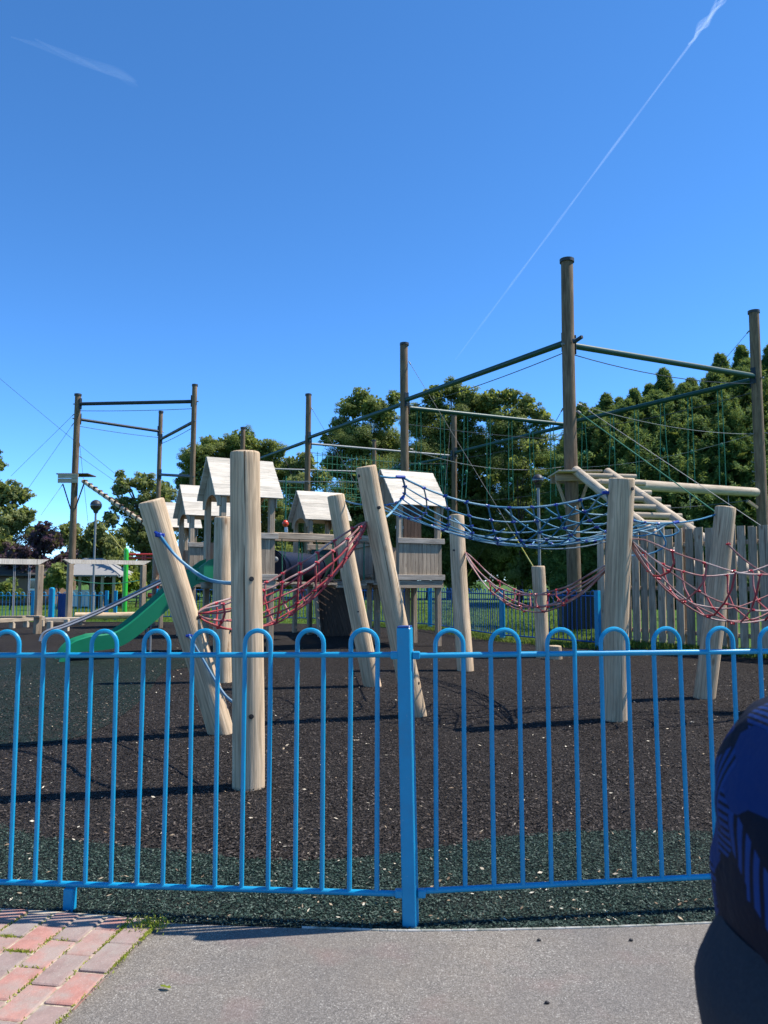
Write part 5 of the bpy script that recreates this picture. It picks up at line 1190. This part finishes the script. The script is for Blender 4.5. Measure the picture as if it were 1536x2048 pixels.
# body: one continuous skinned figure (skin modifier), mostly beyond the frame
def skin_body():
    hx = at(1392, 1990, PY); hip = Vector((hx.x+.155, PY, hx.z+.02)); J = {}
    pts = [('pelvis', hip, .12), ('waist', hip+Vector((.03, 0, .16)), .115), ('chest', hip+Vector((.16, 0, .36)), .13), ('neck', hip+Vector((.31, 0, .47)), .055), ('head', hip+Vector((.41, 0, .53)), .085), ('crown', hip+Vector((.50, 0, .57)), .07)]
    ed = [(0, 1), (1, 2), (2, 3), (3, 4), (4, 5)]
    for s in (-1, 1):
        i = len(pts); pts += [('hipj', hip+Vector((0, s*.095, -.07)), .092), ('knee', hip+Vector((.07, s*.10, -.45)), .058), ('ankle', Vector((hip.x-.0, PY+s*.10, .08)), .038), ('toe', Vector((hip.x+.17, PY+s*.12, .035)), .032)]
        ed += [(0, i), (i, i+1), (i+1, i+2), (i+2, i+3)]
        j = len(pts); pts += [('shoulder', hip+Vector((.25, s*.17, .40)), .056), ('elbow', hip+Vector((.36, s*.24, .16)), .042), ('wrist', hip+Vector((.58, s*.20, .10)), .028), ('palm', hip+Vector((.65, s*.19, .09)), .026)]
        ed += [(2, j), (j, j+1), (j+1, j+2), (j+2, j+3)]
        for f in range(5):
            k = len(pts); o_ = (f-1.5)*.016 if f < 4 else -.03*s*0-.034; ln = [.065, .075, .07, .055, .045][f]
            q = hip+Vector((.67 if f < 4 else .63, s*.19+s*o_, .088)); pts += [('finger', q, .0085), ('tip', q+Vector((ln*.8, s*o_*.4, -ln*.45)), .0072)]
            ed += [(j+3, k), (k, k+1)]
    me = bpy.data.meshes.new('body'); me.from_pydata([tuple(p[1]-Vector(root.location)) for p in pts], ed, []); o = bpy.data.objects.new('body', me); COL.objects.link(o); o.parent = root
    sk_ = o.modifiers.new('Skin', 'SKIN'); 
    for i, p in enumerate(pts): me.skin_vertices[0].data[i].radius = (p[2], p[2])
    for v in me.skin_vertices[0].data: v.use_root = False
    me.skin_vertices[0].data[0].use_root = True
    ss = o.modifiers.new('Subsurf', 'SUBSURF'); ss.levels = 2; ss.render_levels = 2
    dg = bpy.context.evaluated_depsgraph_get(); ev = o.evaluated_get(dg); m2 = bpy.data.meshes.new_from_object(ev); o.modifiers.clear(); o.data = m2
    m2.polygons.foreach_set('use_smooth', [True]*len(m2.polygons)); m2.materials.clear(); m2.materials.append(M['skin']); return o, hip
t = NT('skin'); p = t.bsdf((.42, .24, .17), .5); p.inputs['Subsurface Weight'].default_value = .0; M['skin'] = t.m
body, hip = skin_body()
# dark hair cap and face details
hd = hip+Vector((.43, 0, .55)); m = MB(); m.ball(hd+Vector((-.005, 0, .02)), .105, .10, .105, 18, 12); t = NT('dark_hair'); t.bsdf(t.ramp(t.noise(t.obj(), 40, 4), [(.3, (.012, .008, .006)), (.7, (.04, .026, .018))]), .6); M['hair'] = t.m
m.build('hair', M['hair'], root)
# shirt: loft of rings that follow the back seen in the photograph
prof = [(1478, 1968, .150, .185, -1.02), (1447, 1880, .160, .19, -.75), (1437, 1815, .165, .195, -.50), (1431, 1750, .165, .20, -.30), (1429, 1690, .165, .205, -.15), (1433, 1625, .165, .21, -.16), (1444, 1560, .165, .21, -.28), (1464, 1500, .165, .205, -.42), (1492, 1450, .160, .20, -.60), (1530, 1410, .15, .19, -.80), (1580, 1378, .135, .18, -.98), (1640, 1356, .115, .16, -1.1), (1680, 1348, .08, .10, -1.15)]
rings = [left(*q) for q in prof]
# cloth folds: creases that run diagonally round the body
for i, r in enumerate(rings):
    c_ = sum(r, Vector())/36
    for k in range(36):
        a = 2*PI*k/36; d_ = (.007*math.sin(5*a+i*.95)+.005*math.sin(9*a-i*1.6+1)+.006*math.sin(3*a+i*2.1))*min(1, i/1.5+.4); r[k] = r[k]+(r[k]-c_).normalized()*d_
m = MB(); m.loft(rings, capped=False); sh = m.build('shirt', None, root) if False else None
vs = [p_ for r in rings for p_ in r]; n = 36; mb = MB(); 
gs = []
for i, r in enumerate(rings):
    for k in range(n): gs.append((k/n*1.25, i*.062, 0))
fs = [(i*n+k, i*n+(k+1) % n, (i+1)*n+(k+1) % n, (i+1)*n+k) for i in range(len(rings)-1) for k in range(n)]
mb.add(vs, fs, gs, .5, True); mb.g = gs
t = NT('blue_patterned_shirt'); p = t.obj()
g = t.attr('gc'); sg = t.n('ShaderNodeSeparateXYZ', Vector=g)
# printed cloth: dark ground with patches of fine parallel lines in two directions
cell = t.n('ShaderNodeTexVoronoi', Vector=t.scale(g, (9, 7, 1)), Scale=1.0); cell.distance = 'CHEBYCHEV'; bs = t.n('ShaderNodeSeparateColor', Color=cell.outputs['Color'])
def lines(o_, f): return t.ramp(t.math('PINGPONG', t.math('MULTIPLY', o_, f), 1.0), [(.36, 0.0), (.50, 1.0)])
l1 = lines(sg.outputs[0], 120.0); l2 = lines(sg.outputs[1], 130.0)
st = t.mix(t.math('GREATER_THAN', bs.outputs[1], .55), l1, l2)
c = t.mix(st, (.002, .004, .014), (.006, .032, .14))
c = t.mix(t.math('GREATER_THAN', bs.outputs[0], .45), c, (.002, .004, .013))
c = t.mix(t.math('GREATER_THAN', bs.outputs[2], .86), c, (.005, .022, .10))
t.bsdf(c, .8, t.bump(t.noise(p, 22, 3), .35, .02), .2); M['shirt'] = t.m
so_ = mb.build('shirt', M['shirt'], root); sm_ = so_.modifiers.new('Solidify', 'SOLIDIFY'); sm_.thickness = .004; sb = so_.modifiers.new('Subsurf', 'SUBSURF'); sb.levels = 1; sb.render_levels = 2
# grey trousers over hips and legs
tp = [(1447, 1868, .13, .17, -.35), (1418, 1918, .145, .18, -.25), (1398, 1965, .155, .185, -.12), (1390, 2005, .160, .19, 0), (1394, 2045, .158, .19, .05), (1404, 2100, .150, .185, .05)]
t = NT('grey_trousers'); t.bsdf(t.mix(.5, (.026, .032, .042), t.ramp(t.noise(t.obj(), 260, 3), [(.35, .6), (.65, 1.0)]), 'MULTIPLY'), .85, t.bump(t.noise(t.obj(), 18, 3), .3, .02), .15); M['trousers'] = t.m
rings = [left(*q) for q in tp]; mb = MB(); mb.loft(rings, capped=True); q = rings[-1]
cz = at(1404, 2100, PY).z; cx = sum(p_.x for p_ in q)/36
for s in (-1, 1):
    lg = [ring((cx+.0, PY+s*.088, cz+.03), .13, .10), ring((cx+.01, PY+s*.095, cz-.15), .105, .095), ring((hip.x+.06, PY+s*.10, hip.z-.45), .078, .075), ring((hip.x+.02, PY+s*.10, .3), .068, .066), ring((hip.x+.0, PY+s*.10, .07), .062, .06)]
    mb.loft(lg, capped=True)
tr_ = mb.build('trousers', M['trousers'], root)
for s in (-1, 1):
    m = MB(); m.loft([[Vector((hip.x+x_, PY+s*.11+math.cos(2*PI*k/16)*w_, max(.0, .05+math.sin(2*PI*k/16)*h_))) for k in range(16)] for x_, w_, h_ in [(-.09, .02, .03), (-.075, .040, .05), (0, .045, .05), (.10, .05, .045), (.19, .045, .04), (.225, .02, .02)]])
    m.build('shoe', M['cap'], root)
